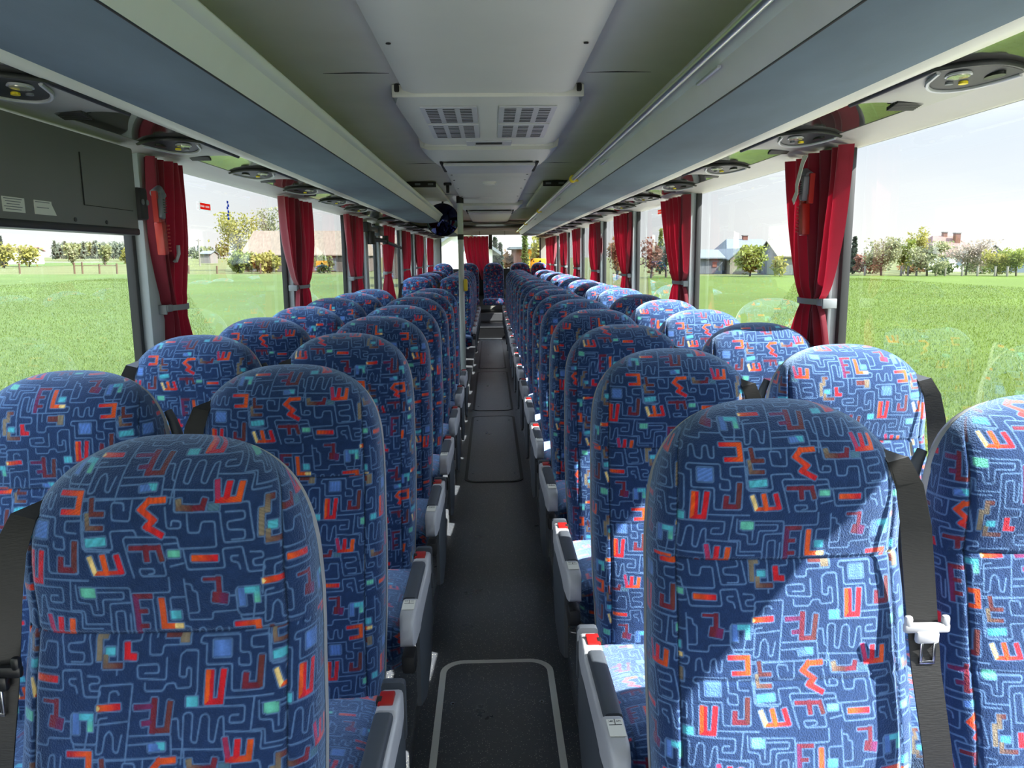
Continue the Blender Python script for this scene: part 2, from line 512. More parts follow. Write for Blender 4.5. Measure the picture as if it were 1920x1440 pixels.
# the grey trim above the windows, running the whole length
for s, nm in ((-1, 'left'), (1, 'right')):
    mb = MB()
    prof = [(s * 1.24, CZ + 0.345), (s * 1.205, CZ + 0.343), (s * 1.16, CZ + 0.352), (s * 1.10, CZ + 0.366), (s * 1.10, CZ + 0.40), (s * 1.24, CZ + 0.40)]
    mb.sweepY(prof, YF, YR - 0.05, M['trim_grey'], closed=True)
    struct(mb.build('trim_%s_cornice' % nm, smooth=35))

# roof skin keeps the daylight out above the linings
mb = MB()
prof = [(-1.30, CZ + 0.36), (-1.27, CZ + 0.62), (-1.05, CZ + 0.80), (0, CZ + 0.84), (1.05, CZ + 0.80), (1.27, CZ + 0.62), (1.30, CZ + 0.36)]
prof += [(x * 1.02, z + 0.03) for x, z in reversed(prof)]
mb.sweepY(prof, YF, YR + 0.08, M['white'], closed=True)
struct(mb.build('roof', smooth=30))
# lower body skin outside the saloon
for s, nm in ((-1, 'left'), (1, 'right')):
    mb = MB(); mb.box((s * 1.275, (YF + YR) / 2, 0.1), (0.03, YR - YF, 1.5), M['white']); struct(mb.build('wall_%s_skin' % nm))

# ------------------------------------------------------------------ luggage racks
def rack(s, y0, y1, label, tip, name='luggage_rack', dark=True):
    root = empty(name, (0, 0, 0), label, 'luggage rack', 'overhead luggage racks')
    und = [(0.885, 0.381), (0.80, 0.380), (0.70, 0.386), (0.60, 0.397)]
    fac = [(0.60, 0.397), (0.590, 0.415), (0.580, 0.435), (0.568, 0.460)]
    lip = [(0.568, 0.460), (0.560, 0.466), (0.552, 0.474), (0.550, 0.484), (0.556, 0.492), (0.568, 0.494), (0.580, 0.486), (0.60, 0.45)]
    strp = [(0.928, 0.374), (0.915, 0.3715), (0.90, 0.374), (0.885, 0.381)]
    inn = [(0.60, 0.45), (0.70, 0.425), (0.90, 0.415), (1.09, 0.42)]
    P = lambda pr: [(s * x, CZ + z) for x, z in pr]
    E = lambda pr: [-tip * max(0, (x - 0.57) / 0.36) ** 1.4 for x, z in pr]
    for nm, pr, m in (('underside_panel', und, M['rack_blue']), ('front_face', fac, M['rack_grey'] if s < 0 else M['rack_grey_cool_lit']), ('rounded_lip', lip, M['rack_grey']), ('outer_strip', strp, M['rack_cream']), ('shelf', inn, M['ceil_side'])):
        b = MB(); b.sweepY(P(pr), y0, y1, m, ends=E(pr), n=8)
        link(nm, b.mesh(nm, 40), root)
    # dark joint between felt and face
    b = MB(); b.sweepY(P([(0.606, 0.3955), (0.603, 0.3945), (0.600, 0.3955)]), y0, y1, M['cable'], ends=E([(0.606, 0), (0.603, 0), (0.6, 0)])); link('joint', b.mesh('joint'), root)
    return root
rl = rack(-1, YF, 9.4, 'long grey blue luggage rack above the left windows, ending at the round mirror', 0.9)
rl2 = rack(-1, 10.6, 15.6, 'short grey luggage rack above the left rear windows behind the round mirror', 0.5)
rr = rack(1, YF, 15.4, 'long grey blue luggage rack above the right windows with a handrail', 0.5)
b = MB()
b.tube([(0.528, YF, CZ + 0.476), (0.528, 15.6, CZ + 0.476)], 0.0145, M['rail'], 14)
hr = link('handrail', b.mesh('handrail'), rr)
for yy in (1.29, 5.0, 8.5, 11.8, 14.2, 15.55):
    b = MB()
    b.tube([(0.528, yy - 0.028, CZ + 0.476), (0.528, yy - 0.02, CZ + 0.476), (0.528, yy + 0.02, CZ + 0.476), (0.528, yy + 0.028, CZ + 0.476)], [0.0165, 0.024, 0.024, 0.0165], M['yellow'], 14)
    b.box((0.546, yy, CZ + 0.468), (0.035, 0.03, 0.018), M['yellow'], 0.004)
    tag(link('rail_bracket', b.mesh('rail_bracket'), hr), 'yellow rail bracket')
for yy in (2.05, 3.9, 6.4, 9.8):
    b = MB(); b.box((0.561, yy, CZ + 0.448), (0.010, 0.20, 0.008), M['lgrey'], 0.003); link('door_catch', b.mesh('door_catch'), rr)

# glossy channel between the reading light units
for s, nm in ((-1, 'left'), (1, 'right')):
    mb = MB()
    prof = [(s * x, CZ + z) for x, z in ((1.102, 0.367), (1.06, 0.3735), (1.00, 0.377), (0.95, 0.377), (0.925, 0.3745))]
    mb.sweepY(prof, YF, YR - 0.1, M['mirror_strip'])
    mb.sweepY([(x, z + 0.02) for x, z in prof], YF, YR - 0.1, M['dgrey'])
    struct(mb.build('trim_%s_gloss_channel' % nm, smooth=60))

def unit_meshes(s):
    """reading light and air unit; local origin on the channel at the front edge, +y to the rear"""
    xi, xo = 0.925, 1.112
    def P(u, v, h=0):           # u across 0 inner..1 outer, v along 0..1
        fy = 0.0 + 0.045 * (1 - math.sin(PI * min(1, max(0, u)))) - 0.02 * u      # front edge bows towards the front
        ry = 0.43 + 0.06 * u - 0.05 * math.sin(PI * u)
        y = fy + (ry - fy) * v
        x = xi + (xo - xi) * u
        base = 0.3745 + 0.004 * math.sin(PI * u) - 0.008 * u
        bulge = 0.017 * (math.sin(PI * min(1, max(0, u))) ** 0.6) * max(0.0, math.sin(PI * min(1.0, v) ** 0.85))
        return (s * x, y, CZ + base - bulge - 0.003 + h)
    out = {}
    mb = MB(); nu, nv = 16, 16
    mb.grid([[P(i / nu, j / nv) for i in range(nu + 1)] for j in range(nv + 1)], M['trim_grey'])
    out['housing'] = mb.mesh('housing', 70)
    mb = MB()       # black line round the front and inner edge
    pts = [P(i / nu, 0, -0.001) for i in range(nu, -1, -1)] + [P(0, j / nv, -0.001) for j in range(1, nv + 1)]
    mb.tube(pts, 0.006, M['gasket'], 6)
    out['edge_seal'] = mb.mesh('edge_seal', 60)
    # dark eye: a crescent behind the front edge
    mb = MB(); rows = []
    for i in range(15):
        u = 0.06 + 0.88 * i / 14
        v0, v1 = 0.02, 0.04 + 0.36 * math.sin(PI * (i / 14) ** 0.75) ** 0.8
        rows.append([P(u, v0 + (v1 - v0) * k / 5, -0.0035) for k in range(6)])
    mb.grid(rows, M['eye']); out['light_panel'] = mb.mesh('light_panel', 70)
    mb = MB()
    pts = []
    for i in range(15):
        u = 0.06 + 0.88 * i / 14
        pts.append(P(u, 0.05 + 0.36 * math.sin(PI * (i / 14) ** 0.75) ** 0.8, -0.005))
    mb.tube(pts, 0.005, M['lgrey'], 6); out['rim'] = mb.mesh('rim', 60)
    def disc_at(u, v, r, m, h, rx=None):
        b = MB(); p = Vector(P(u, v, -0.0005)); b.disc(p, (0, 0, -1), r, h + 0.0035, m, 18, rx); return b
    out['lamp'] = disc_at(0.30, 0.14, 0.020, M['lens'], 0.003, 0.026).mesh('lamp', 30)
    b = disc_at(0.30, 0.14, 0.024, M['lgrey'], 0.0005, 0.031); out['lamp_ring'] = b.mesh('lamp_ring', 30)
    out['lamp_far'] = disc_at(0.66, 0.12, 0.015, M['blackgloss'], 0.003, 0.028).mesh('lamp_far', 30)
    out['call_button'] = disc_at(0.46, 0.24, 0.009, M['yellow'], 0.004, 0.010).mesh('call_button', 30)
    out['light_button'] = disc_at(0.34, 0.26, 0.008, M['mgrey'], 0.003).mesh('light_button', 30)
    mb = MB()
    for k in range(7):
        y = 0.36 + 0.016 * k
        mb.box((s * (1.045 + 0.004 * k), y, CZ + 0.366), (0.07, 0.008, 0.010), M['black'], 0.001)
    out['air_vent'] = mb.mesh('air_vent')
    return out
for s, nm in ((-1, 'left'), (1, 'right')):
    um = unit_meshes(s)
    y0 = 1.60 if s > 0 else 1.66
    k = 0
    for i in range(-1, 17):
        y = y0 + 0.868 * i
        if y > 15.6 or (s < 0 and 6.6 < y < 8.3 and i in (6,)): continue
        near = i < 6
        lab = 'grey reading light unit %s above the %s windows' % ('cut off at the front end' if i < 0 else ORD[i] + ' from the front', nm)
        r = empty('reading_light_unit', (0, y, 0), lab, 'reading light', 'reading light units above the %s windows' % nm)
        h = link('housing', um['housing'], r)
        link('edge_seal', um['edge_seal'], r)
        lp = link('light_panel', um['light_panel'], r)
        if near:
            link('rim', um['rim'], lp)
            link('lamp_ring', um['lamp_ring'], lp)
            link('lamp', um['lamp'], lp)
            link('lamp', um['lamp_far'], lp)
            tag(link('call_button', um['call_button'], lp), 'yellow call button')
            link('light_button', um['light_button'], lp)
            link('air_vent', um['air_vent'], r)

# ------------------------------------------------------------------ things on the ceiling
hz = CZ + 0.66
r = empty('roof_hatch', (0, 0, 0), 'grey ceiling hatch panel with four slotted grilles and a recessed handle', 'roof hatch')
mb = MB()
y0, y1, hw = 3.31, 4.74, 0.425
rows = []
for i in range(9):
    t = i / 8; y = y0 + (y1 - y0) * t
    wv = hw - (0.04 * (1 - min(1, t * 6)) ** 2) - 0.02 * t
    d = 0.0 if i in (0, 8) else 0.012
    rows.append([(-wv, y, hz + 0.04), (-wv + 0.02, y, hz + 0.005 - d), (-wv + 0.07, y, hz - 0.006 - d), (wv - 0.07, y, hz - 0.006 - d), (wv - 0.02, y, hz + 0.005 - d), (wv, y, hz + 0.04)])
mb.grid(rows, M['ceil'])
mb.box((0, y0 + 0.004, hz + 0.01), (2 * hw - 0.06, 0.012, 0.05), M['ceil'], 0.004)
mb.box((0, y1 - 0.004, hz + 0.01), (2 * hw - 0.08, 0.012, 0.05), M['ceil'], 0.004)
for s in (-1, 1): mb.box((s * 0.374, y0 - 0.008, hz + 0.02), (0.02, 0.02, 0.03), M['cable'], 0.005)
link('hatch_panel', mb.mesh('hatch_panel', 40), r)
for (xa, xb) in ((-0.30, -0.05), (0.045, 0.30)):
    for (ya, yb) in ((3.48, 3.88), (3.93, 4.36)):
        mb = MB()
        mb.box(((xa + xb) / 2, (ya + yb) / 2, hz - 0.021), (xb - xa, yb - ya, 0.008), M['lgrey'], 0.004)
        for c in range(3):
            cx = xa + (xb - xa) * (0.2 + 0.3 * c)
            for q in range(9):
                mb.box((cx, ya + (yb - ya) * (0.10 + 0.1 * q), hz - 0.0252), (0.052, 0.014, 0.002), M['cable'])
        link('grille', mb.mesh('grille'), r)
mb = MB()
mb.box((0, 4.57, hz - 0.020), (0.26, 0.16, 0.010), M['lgrey'], 0.005)
mb.box((0, 4.56, hz - 0.0262), (0.15, 0.07, 0.003), M['cable'])
mb.box((0, 4.60, hz - 0.029), (0.16, 0.025, 0.010), M['lgrey'], 0.003)
link('pull_handle', mb.mesh('pull_handle'), r)

def monitor(y0, y1, label, w=0.425, drop=0.05):
    r = empty('ceiling_monitor', (0, y0, 0), label, 'folding monitor', 'folding monitor boxes on the ceiling')
    mb = MB(); rows = []
    for i in range(13):
        t = i / 12; y = (y1 - y0) * t
        wv = w - 0.07 * t ** 1.5
        d = drop * math.sin(PI * min(1.0, 0.12 + 0.75 * t)) ** 0.6
        rows.append([(-wv, y, hz + 0.05), (-wv + 0.012, y, hz - 0.35 * d), (-wv + 0.06, y, hz - d), (wv - 0.06, y, hz - d), (wv - 0.012, y, hz - 0.35 * d), (wv, y, hz + 0.05)])
    mb.grid(rows, M['ceil'])
    mb.f.append(tuple(range(6))); mb.m.append(0)
    mb.f.append(tuple(12 * 6 + k for k in range(5, -1, -1))); mb.m.append(0)
    link('casing', mb.mesh('casing', 40), r)
    mb = MB()
    L = y1 - y0
    mb.box((0, L * 0.62, hz - drop - 0.012), (0.60, L * 0.55, 0.022), M['lgrey'], 0.006, Matrix.Rotation(math.radians(1.5), 3, 'X'))
    for s in (-1, 1): mb.box((s * 0.315, L * 0.60, hz - drop - 0.004), (0.018, L * 0.5, 0.012), M['cable'], 0.002)
    link('screen_flap', mb.mesh('screen_flap', 40), r)
    return r
monitor(4.80, 5.90, 'grey folding monitor box on the ceiling behind the slotted roof hatch')
rm = monitor(10.0, 11.6, 'far grey folding monitor box on the ceiling beyond the smoke detector')

r = empty('smoke_detector', (0.0, 7.13, hz), 'round white smoke detector on the middle ceiling panel', 'smoke detector')
mb = MB(); mb.disc((0, 0, 0), (0, 0, -1), 0.062, 0.014, M['white'], 28); link('base_ring', mb.mesh('base_ring', 30), r)
mb = MB(); mb.disc((0, 0, -0.014), (0, 0, -1), 0.048, 0.012, M['white'], 28, dome=0.006); link('cover', mb.mesh('cover', 30), r)

for s, nm in ((-1, 'left'), (1, 'right')):
    r = empty('ceiling_duct_panel', (s * 0.85, 7.4, CZ + 0.66), 'flat grey duct panel with a black slot on the %s ceiling side' % nm, 'ceiling panel', 'duct panels with black slots')
    mb = MB()
    mb.box((0, 0.70, 0.0), (0.72, 1.36, 0.035), M['ceil_side'], 0.008)
    mb.box((0, 2.3, 0.0), (0.72, 1.76, 0.035), M['ceil_side'], 0.008)
    link('cover', mb.mesh('cover'), r)
    mb = MB(); mb.box((0, -0.01, 0.004), (0.70, 0.02, 0.05), M['black'], 0.003)
    for q in range(6): mb.box((-0.30 + 0.12 * q, -0.022, 0.006), (0.05, 0.006, 0.018), M['mgrey'], 0.002)
    link('slot', mb.mesh('slot'), r)

r = empty('ceiling_hook', (-0.40, 7.55, CZ + 0.69), 'small black bracket hanging from the ceiling left of the smoke detector', 'bracket')
mb = MB(); mb.box((0, 0, -0.01), (0.075, 0.06, 0.022), M['black'], 0.005); link('plate', mb.mesh('plate'), r)
mb = MB(); mb.box((0, 0, -0.055), (0.03, 0.03, 0.075), M['black'], 0.006); link('stem', mb.mesh('stem'), r)

# grab pole by the middle door
px_, py_ = -0.343, 9.03
r = empty('grab_pole', (px_, py_, POD), 'pale green grey vertical grab pole beside the round mirror', 'grab pole')
top = CZ + 0.69 - POD
mb = MB(); mb.tube([(0.0, 0, 0.0), (-0.0, 0, top - 0.05)], 0.033, M['pole'], 18); link('tube', mb.mesh('tube'), r)
mb = MB(); mb.tube([(0, 0, top - 0.09), (0, 0, top - 0.01)], 0.042, M['black'], 18)
mb.tube([(0, 0, 1.60), (0, 0, 1.66)], 0.036, M['black'], 18); link('collar', mb.mesh('collar'), r)
r2 = MB(); r2.box((0.048, -0.02, 1.08), (0.045, 0.06, 0.145), M['yellow'], 0.02); tag(link('stop_button', r2.mesh('stop_button'), r), 'yellow stop button box')

# convex mirror
r = empty('convex_mirror', (-0.56, 9.25, CZ + 0.425), 'round dark convex mirror hung at the end of the left rack', 'mirror')
mb = MB(); rows = []
for i in range(9):
    a = i / 8 * 0.9
    rad = 0.185 * math.sin(a) / math.sin(0.9)
    yy = -0.10 * (math.cos(a) - math.cos(0.9)) / (1 - math.cos(0.9))
    rows.append([(rad * math.cos(2 * PI * k / 40), yy, rad * math.sin(2 * PI * k / 40)) for k in range(40)])
mb.grid(rows, M['mirror'], closed=True); link('glass', mb.mesh('glass', 80), r)
mb = MB(); mb.tube([(0.187 * math.cos(2 * PI * k / 40), 0.004, 0.187 * math.sin(2 * PI * k / 40)) for k in range(41)], 0.006, M['black'], 8)
mb.disc((0, 0.002, 0), (0, 1, 0), 0.185, 0.02, M['black'], 40); link('frame', mb.mesh('frame'), r)
mb = MB(); mb.tube([(0.0, 0.02, 0), (0.0, 0.08, 0.05), (0, 0.10, 0.26)], 0.012, M['black'], 8); link('arm', mb.mesh('arm'), r)

# floor hatches
for k, (y0, y1, hw, lab) in enumerate(((0.9, 2.66, 0.205, 'nearest speckled floor hatch with a wide grey rounded seam'), (4.95, 7.1, 0.20, 'dark worn floor hatch halfway down the aisle'), (7.35, 9.9, 0.20, 'dark smooth floor hatch next to the worn one'), (10.2, 13.6, 0.19, 'farthest dark floor hatch in front of the steps'))):
    r = empty('floor_hatch', (0, y0, 0), lab, 'floor hatch', 'hatches in the aisle floor')
    mb = MB()
    def rr_(w, a, b, rad, n=8):
        pts = []
        for cx, cy, a0 in ((w - rad, b - rad, 0), (-w + rad, b - rad, PI / 2), (-w + rad, a + rad, PI), (w - rad, a + rad, 1.5 * PI)):
            for i in range(n + 1):
                an = a0 + PI / 2 * i / n
                pts.append((cx + rad * math.cos(an), cy + rad * math.sin(an)))
        return pts
    L = y1 - y0
    o = rr_(hw, 0, L, 0.085); i_ = rr_(hw - 0.022, 0.022, L - 0.022, 0.066)
    n = len(o)
    mb.add([(x, y, 0.0006) for x, y in o] + [(x, y, 0.004) for x, y in o] + [(x, y, 0.004) for x, y in i_] + [(x, y, 0.0006) for x, y in i_],
           [(q * n + a, q * n + (a + 1) % n, (q + 1) * n + (a + 1) % n, (q + 1) * n + a) for q in range(3) for a in range(n)], M['hatch_line'] if k == 0 else M['step'])
    link('seam', mb.mesh('seam', 30), r)
    mb = MB()
    mb.add([(x, y, 0.0030) for x, y in i_], [tuple(range(n))], M['floor'])
    link('lid', mb.mesh('lid', 0), r)
    for sx in (-1, 1):
        for yy in ((L - 0.28, L - 0.68) if k == 0 else (L - 0.2, 0.2)):
            mb = MB(); mb.disc((sx * (hw - 0.055), yy, 0.003), (0, 0, 1), 0.0085, 0.0012, M['chrome'], 14); mb.disc((sx * (hw - 0.055), yy, 0.0042), (0, 0, 1), 0.004, 0.0008, M['black'], 8)
            link('screw', mb.mesh('screw'), r)

# ------------------------------------------------------------------ curtains
def curtain(s, yc, w_top, w_tie, w_bot, lab, skew=0.0, amp=0.024, seed=0, clip=True, xw=1.15, z_bot=0.86, z_tie=1.32):
    rg = random.Random(seed)
    root = empty('window_curtain', (s * xw, yc, z_bot), lab, 'curtain', 'red curtains at the %s windows' % ('left' if s < 0 else 'right'))
    zt_ = WT - 0.003
    nz, nu = 44, 110
    rows = []
    ph = rg.uniform(0, 6); nf = rg.choice((7.5, 8.5, 7.0))
    for i in range(nz + 1):
        z = z_bot + (zt_ - z_bot) * i / nz
        if z > z_tie:
            t = (z - z_tie) / (zt_ - z_tie); e = t ** 0.62
            w = w_tie + (w_top - w_tie) * (e * (1.9 - 0.9 * e)) * (1 + 0.10 * math.sin(PI * t)); off = skew * e
        else:
            t = (z_tie - z) / (z_tie - z_bot); e = min(1, t * 1.25) ** 0.8
            w = w_tie + (w_bot - w_tie) * e * 1.12; off = 0.02 * e
        A = amp * (0.55 + 0.45 * min(1, abs(z - z_tie) / 0.25))
        row = []
        for k in range(nu + 1):
            u = k / nu
            x = A * math.sin(2 * PI * nf * u + ph + 0.9 * math.sin(3.1 * (z - z_tie) + ph)) + 0.010 * math.sin(11 * u + 5 * z + ph)
            y = off + (u - 0.5) * w + 0.012 * math.sin(7 * z + 4 * u + ph) * (0 if abs(z - z_tie) < 0.03 else 1)
            row.append((-s * 0.0 + x, y, z - z_bot))
        rows.append(row)
    mb = MB(); mb.grid(rows, M['curtain'])
    link('cloth', mb.mesh('cloth', 180), root)
    if clip:
        mb = MB()
        pts = [(0.035 * math.sin(a) * s * -1, 0.0 + (w_tie / 2 + 0.008) * math.cos(a), z_tie - z_bot) for a in [PI * q / 14 for q in range(15)]]
        mb.ribbon(pts, (0, 0, 1), 0.020, M['curtain_tie'], 0.004)
        d = -1 if s < 0 else 1
        mb.box((-s * 0.012, -(w_tie / 2 + 0.012), z_tie - z_bot), (0.010, 0.045, 0.026), M['curtain_tie'], 0.004)
        mb.box((s * 0.012, -(w_tie / 2 + 0.035), z_tie - z_bot - 0.004), (0.05, 0.010, 0.034), M['curtain_tie'], 0.003)
        link('tie_clip', mb.mesh('tie_clip'), root)
    return root
cl = [(2.84, 0.30, 0.145, 0.29, 0.0), (4.74, 0.62, 0.27, 0.5, -0.06), (6.72, 0.74, 0.42, 0.6, -0.1), (8.75, 0.8, 0.3, 0.8, 0.15), (10.72, 0.9, 0.5, 0.8, 0.05), (12.6, 1.1, 0.7, 0.9, 0.0), (14.9, 1.2, 0.9, 1.1, 0.1)]
cr = [(2.74, 0.52, 0.17, 0.44, 0.03), (4.70, 0.62, 0.22, 0.60, 0.14), (6.60, 0.70, 0.30, 0.66, 0.14), (8.5, 0.75, 0.4, 0.7, 0.12), (10.4, 0.8, 0.45, 0.8, 0.1), (12.25, 0.9, 0.5, 0.85, 0.1), (14.3, 1.0, 0.7, 0.95, 0.1), (15.5, 0.95, 0.8, 0.95, 0.0)]
for k, (yc, a, b_, c, sk) in enumerate(cl):
    lab = 'dark red curtain gathered at the left pillar with the red hammer' if k == 0 else 'dark red gathered curtain at the left windows, %s from the front' % ORD[k]
    curtain(-1, yc, a, b_, c, lab, sk, seed=20 + k)
for k, (yc, a, b_, c, sk) in enumerate(cr):
    lab = 'large dark red curtain tied at the nearest right pillar, white strap on it' if k == 0 else 'dark red gathered curtain at the right windows, %s from the front' % ORD[k]
    curtain(1, yc, a, b_, c, lab, sk, seed=40 + k)
# curtain at the rear window
root = empty('rear_curtain', (-0.30, 16.28, 1.0), 'red curtain hanging in the middle of the rear window', 'curtain')
mb = MB(); rows = []
for i in range(25):
    z = 0.0 + 0.90 * i / 24
    w = 0.52 - 0.10 * (1 - i / 24) ** 1.5; off = 0.10 * (1 - i / 24) ** 2
    rows.append([(off + (k / 60 - 0.5) * w, 0.028 * math.sin(k * 0.52 + 0.6 * math.sin(3 * z)), z) for k in range(61)])
mb.grid(rows, M['curtain']); link('cloth', mb.mesh('cloth', 180), root)
mb = MB(); mb.box((0.30, 0.03, 0.78), (0.07, 0.04, 0.30), M['gasket'], 0.01); link('guide_rail', mb.mesh('guide_rail'), root)
for k in range(5):
    mb = MB(); mb.tube([(-0.17 + 0.085 * k, -0.02, 0.90), (-0.15 + 0.085 * k, -0.03, 0.875), (-0.13 + 0.085 * k, -0.02, 0.90)], 0.007, M['white'], 6); link('hook', mb.mesh('hook'), root)

# ------------------------------------------------------------------ display housing at the front left window
r = empty('display_housing', (-1.135, 1.2, CZ + 0.075), 'charcoal display housing hanging over the front left window', 'display housing')
mb = MB(); mb.box((0, 0.02, 0.142), (0.05, 2.58, 0.250), M['panel_dark'], 0.006)
mb.box((0.0, 0.02, 0.012), (0.056, 2.58, 0.022), M['gasket'], 0.006)
link('casing', mb.mesh('casing'), r)
mb = MB()
for (c, sz) in (((0.0258, 0.985, 0.145), (0.002, 0.004, 0.14)), ((0.0258, 1.13, 0.075), (0.002, 0.29, 0.0015))):
    mb.box(c, sz, M['cable'])
link('service_flap_joint', mb.mesh('service_flap_joint'), r)
for (yy, w, tipd) in ((0.665, 0.085, 0), (0.785, 0.075, 1)):
    mb = MB(); mb.box((0.0258, yy, 0.055), (0.0015, w, 0.034), M['paper'], 0)
    if tipd: mb.add([(0.0262, yy + w / 2 + 0.02, 0.038), (0.0262, yy + w / 2 - 0.02, 0.038), (0.0262, yy + w / 2 - 0.02, 0.072), (0.0262, yy + w / 2 - 0.004, 0.072)], [(0, 1, 2, 3)], M['paper'])
    for q in range(5 if not tipd else 2):
        mb.box((0.0267, yy - 0.003, 0.068 - 0.006 * q * (1 if not tipd else 2.2)), (0.0004, w * (0.82 - 0.12 * (q % 3)), 0.0018), M['mgrey'])
    tag(link('sticker', mb.mesh('sticker'), r), 'small white printed sticker')
mb = MB()
for yy in (0.93, 1.10): mb.disc((0.0255, yy, 0.033), (1, 0, 0), 0.006, 0.002, M['gasket'], 10)
mb.box((0.012, 1.335, 0.10), (0.05, 0.06, 0.10), M['black'], 0.008)
for yy in (1.32, 1.35): mb.disc((0.038, yy, 0.105), (1, 0, 0), 0.009, 0.003, M['mgrey'], 12)
link('end_bracket', mb.mesh('end_bracket'), r)

def hammer(loc, s, lab, tape):
    r = empty('emergency_hammer', loc, lab, 'emergency hammer', 'red emergency hammers on the window pillars')
    mb = MB()
    mb.box((0, 0, -0.055), (0.028, 0.034, 0.11), M['hammer_red'], 0.005, Matrix.Rotation(-s * 0.10, 3, 'X'))
    for q in range(8): mb.box((-s * 0.006, 0.019, -0.012 - 0.012 * q), (0.030, 0.006, 0.005), M['hammer_red'], 0.001)
    mb.box((0, 0.008, 0.045), (0.022, 0.026, 0.10), M['hammer_red'], 0.006, Matrix.Rotation(s * 0.12, 3, 'X'))
    tag(link('handle', mb.mesh('handle'), r), 'red ribbed handle')
    mb = MB()
    mb.box((-s * 0.008, -0.014, 0.050), (0.030, 0.034, 0.085), M['mgrey'], 0.008, Matrix.Rotation(s * 0.15, 3, 'X'))
    mb.tube([(0, -0.03, 0.09), (0, 0.006, 0.105), (0, 0.03, 0.085)], 0.015, M['mgrey'], 10)
    for q in range(6): mb.box((-s * 0.024, -0.010, 0.03 + 0.008 * q), (0.003, 0.022, 0.003), M['gasket'])
    link('head', mb.mesh('head'), r)
    mb = MB(); cp = [(-.020, -.003), (-.040, -.003), (-.046, .097), (-.030, .097), (-.030, .073), (-.036, .073), (-.034, .027), (-.020, .027)]; n = len(cp)
    mb.add([(-.004, y, z) for y, z in cp] + [(.012, y, z) for y, z in cp], [(k, (k + 1) % n, n + (k + 1) % n, n + k) for k in range(n)] + [tuple(range(n)), tuple(range(2 * n - 1, n - 1, -1))], M['hammer_red'])
    link('bracket', mb.mesh('bracket'), r)
    if tape:
        mb = MB(); mb.ribbon([(-s * 0.035, 0.02, 0.005), (-s * 0.036, -0.012, 0.035), (-s * 0.034, -0.004, 0.06), (-s * 0.034, -0.045, 0.13), (-s * 0.026, -0.05, 0.155)], (0, 0.7, 0.7), 0.026, M['paper'], 0.002)
        tag(link('strap', mb.mesh('strap'), r), 'creased white paper strap')
    return r
hammer((-1.105, 2.66, 1.615), -1, 'red emergency hammer on the nearest left pillar', False)
hammer((1.10, 2.72, 1.66), 1, 'red emergency hammer with a white strap on the nearest right curtain', True)
r = empty('coat_hook', (-1.165, 2.83, 1.50), 'light grey coat hook on the nearest left pillar', 'coat hook')
mb = MB(); mb.box((0, 0, 0.0), (0.02, 0.03, 0.05), M['lgrey'], 0.006); link('plate', mb.mesh('plate'), r)
mb = MB(); mb.tube([(0.008, 0, -0.02), (0.035, 0.0, -0.015), (0.045, 0, 0.01), (0.045, 0, 0.04)], 0.007, M['lgrey'], 8); link('prong', mb.mesh('prong'), r)

# stickers on the glass
def sticker(s, y, z, w, h, lab, c1, c2, name='window_sticker'):
    mb = MB(); x = s * (GX + 0.006)
    for dz in (-0.43, 0.43): mb.box((x, y, z + dz * h), (0.001, w, h * 0.14), c1)
    for dy in (-0.475, 0.475): mb.box((x, y + dy * w, z), (0.001, w * 0.05, h * 0.72), c1)
    n = 25
    for q in range(n):      # red field with a pale worn line of lettering
        yy = y + (-0.45 + 0.9 * (q + 0.5) / n) * w
        if q % 2 and q % 12 != 11 and 0 < q < n - 1:
            mb.box((x, yy, z + 0.24 * h), (0.001, w * 0.9 / n, h * 0.24), c2); mb.box((x, yy, z - 0.24 * h), (0.001, w * 0.9 / n, h * 0.24), c2); mb.box((x, yy, z), (0.001, w * 0.9 / n, h * 0.24), c1)
        else: mb.box((x, yy, z), (0.001, w * 0.9 / n, h * 0.72), c2)
    o = mb.build(name, smooth=0); return tag(o, lab, 'sticker')
sticker(-1, 3.41, CZ + 0.222, 0.135, 0.036, 'red and white rectangular sticker on the left window behind the first curtain', M['film_white'], M['redink'])
sticker(1, 5.62, CZ + 0.30, 0.15, 0.04, 'small red sticker high on a right window between two curtains', M['film_white'], M['redink'])
mb = MB()
for q, (dy, dz) in enumerate(((0, .035), (.008, .02), (-.006, .008), (.004, -.008), (-.004, -.024), (0, -.04))): mb.box((-(GX + 0.006), 3.70 + dy, CZ + 0.225 + dz), (0.001, 0.020, 0.012), M['blueink'])
tag(mb.build('window_sticker', smooth=0), 'small blue mark stuck on the left window', 'sticker')

# middle door gear on the left
r = empty('door_mechanism', (-1.12, 7.4, 1.66), 'black folding door arm above the middle door on the left', 'door arm')
mb = MB(); mb.tube([(0, 0, 0), (0.03, 0.75, -0.005)], 0.022, M['black'], 10); mb.tube([(0, -0.02, -0.05), (0, -0.02, 0.07)], 0.035, M['black'], 10); link('upper_arm', mb.mesh('upper_arm'), r)
mb = MB(); mb.tube([(0.03, 0.70, -0.01), (0.02, 2.2, -0.06)], 0.018, M['gasket'], 10); mb.tube([(0.03, 0.75, -0.04), (0.03, 0.75, 0.05)], 0.032, M['black'], 10); link('lower_arm', mb.mesh('lower_arm'), r)
mb = MB(); mb.box((-0.05, 0.0, 0.11), (0.08, 0.25, 0.09), M['black'], 0.01); mb.box((-0.05, 0.8, 0.10), (0.08, 0.3, 0.10), M['dgrey'], 0.01); mb.box((-0.05, 0.4, 0.10), (0.05, 0.6, 0.05), M['dgrey'], 0.005); link('motor_box', mb.mesh('motor_box'), r)

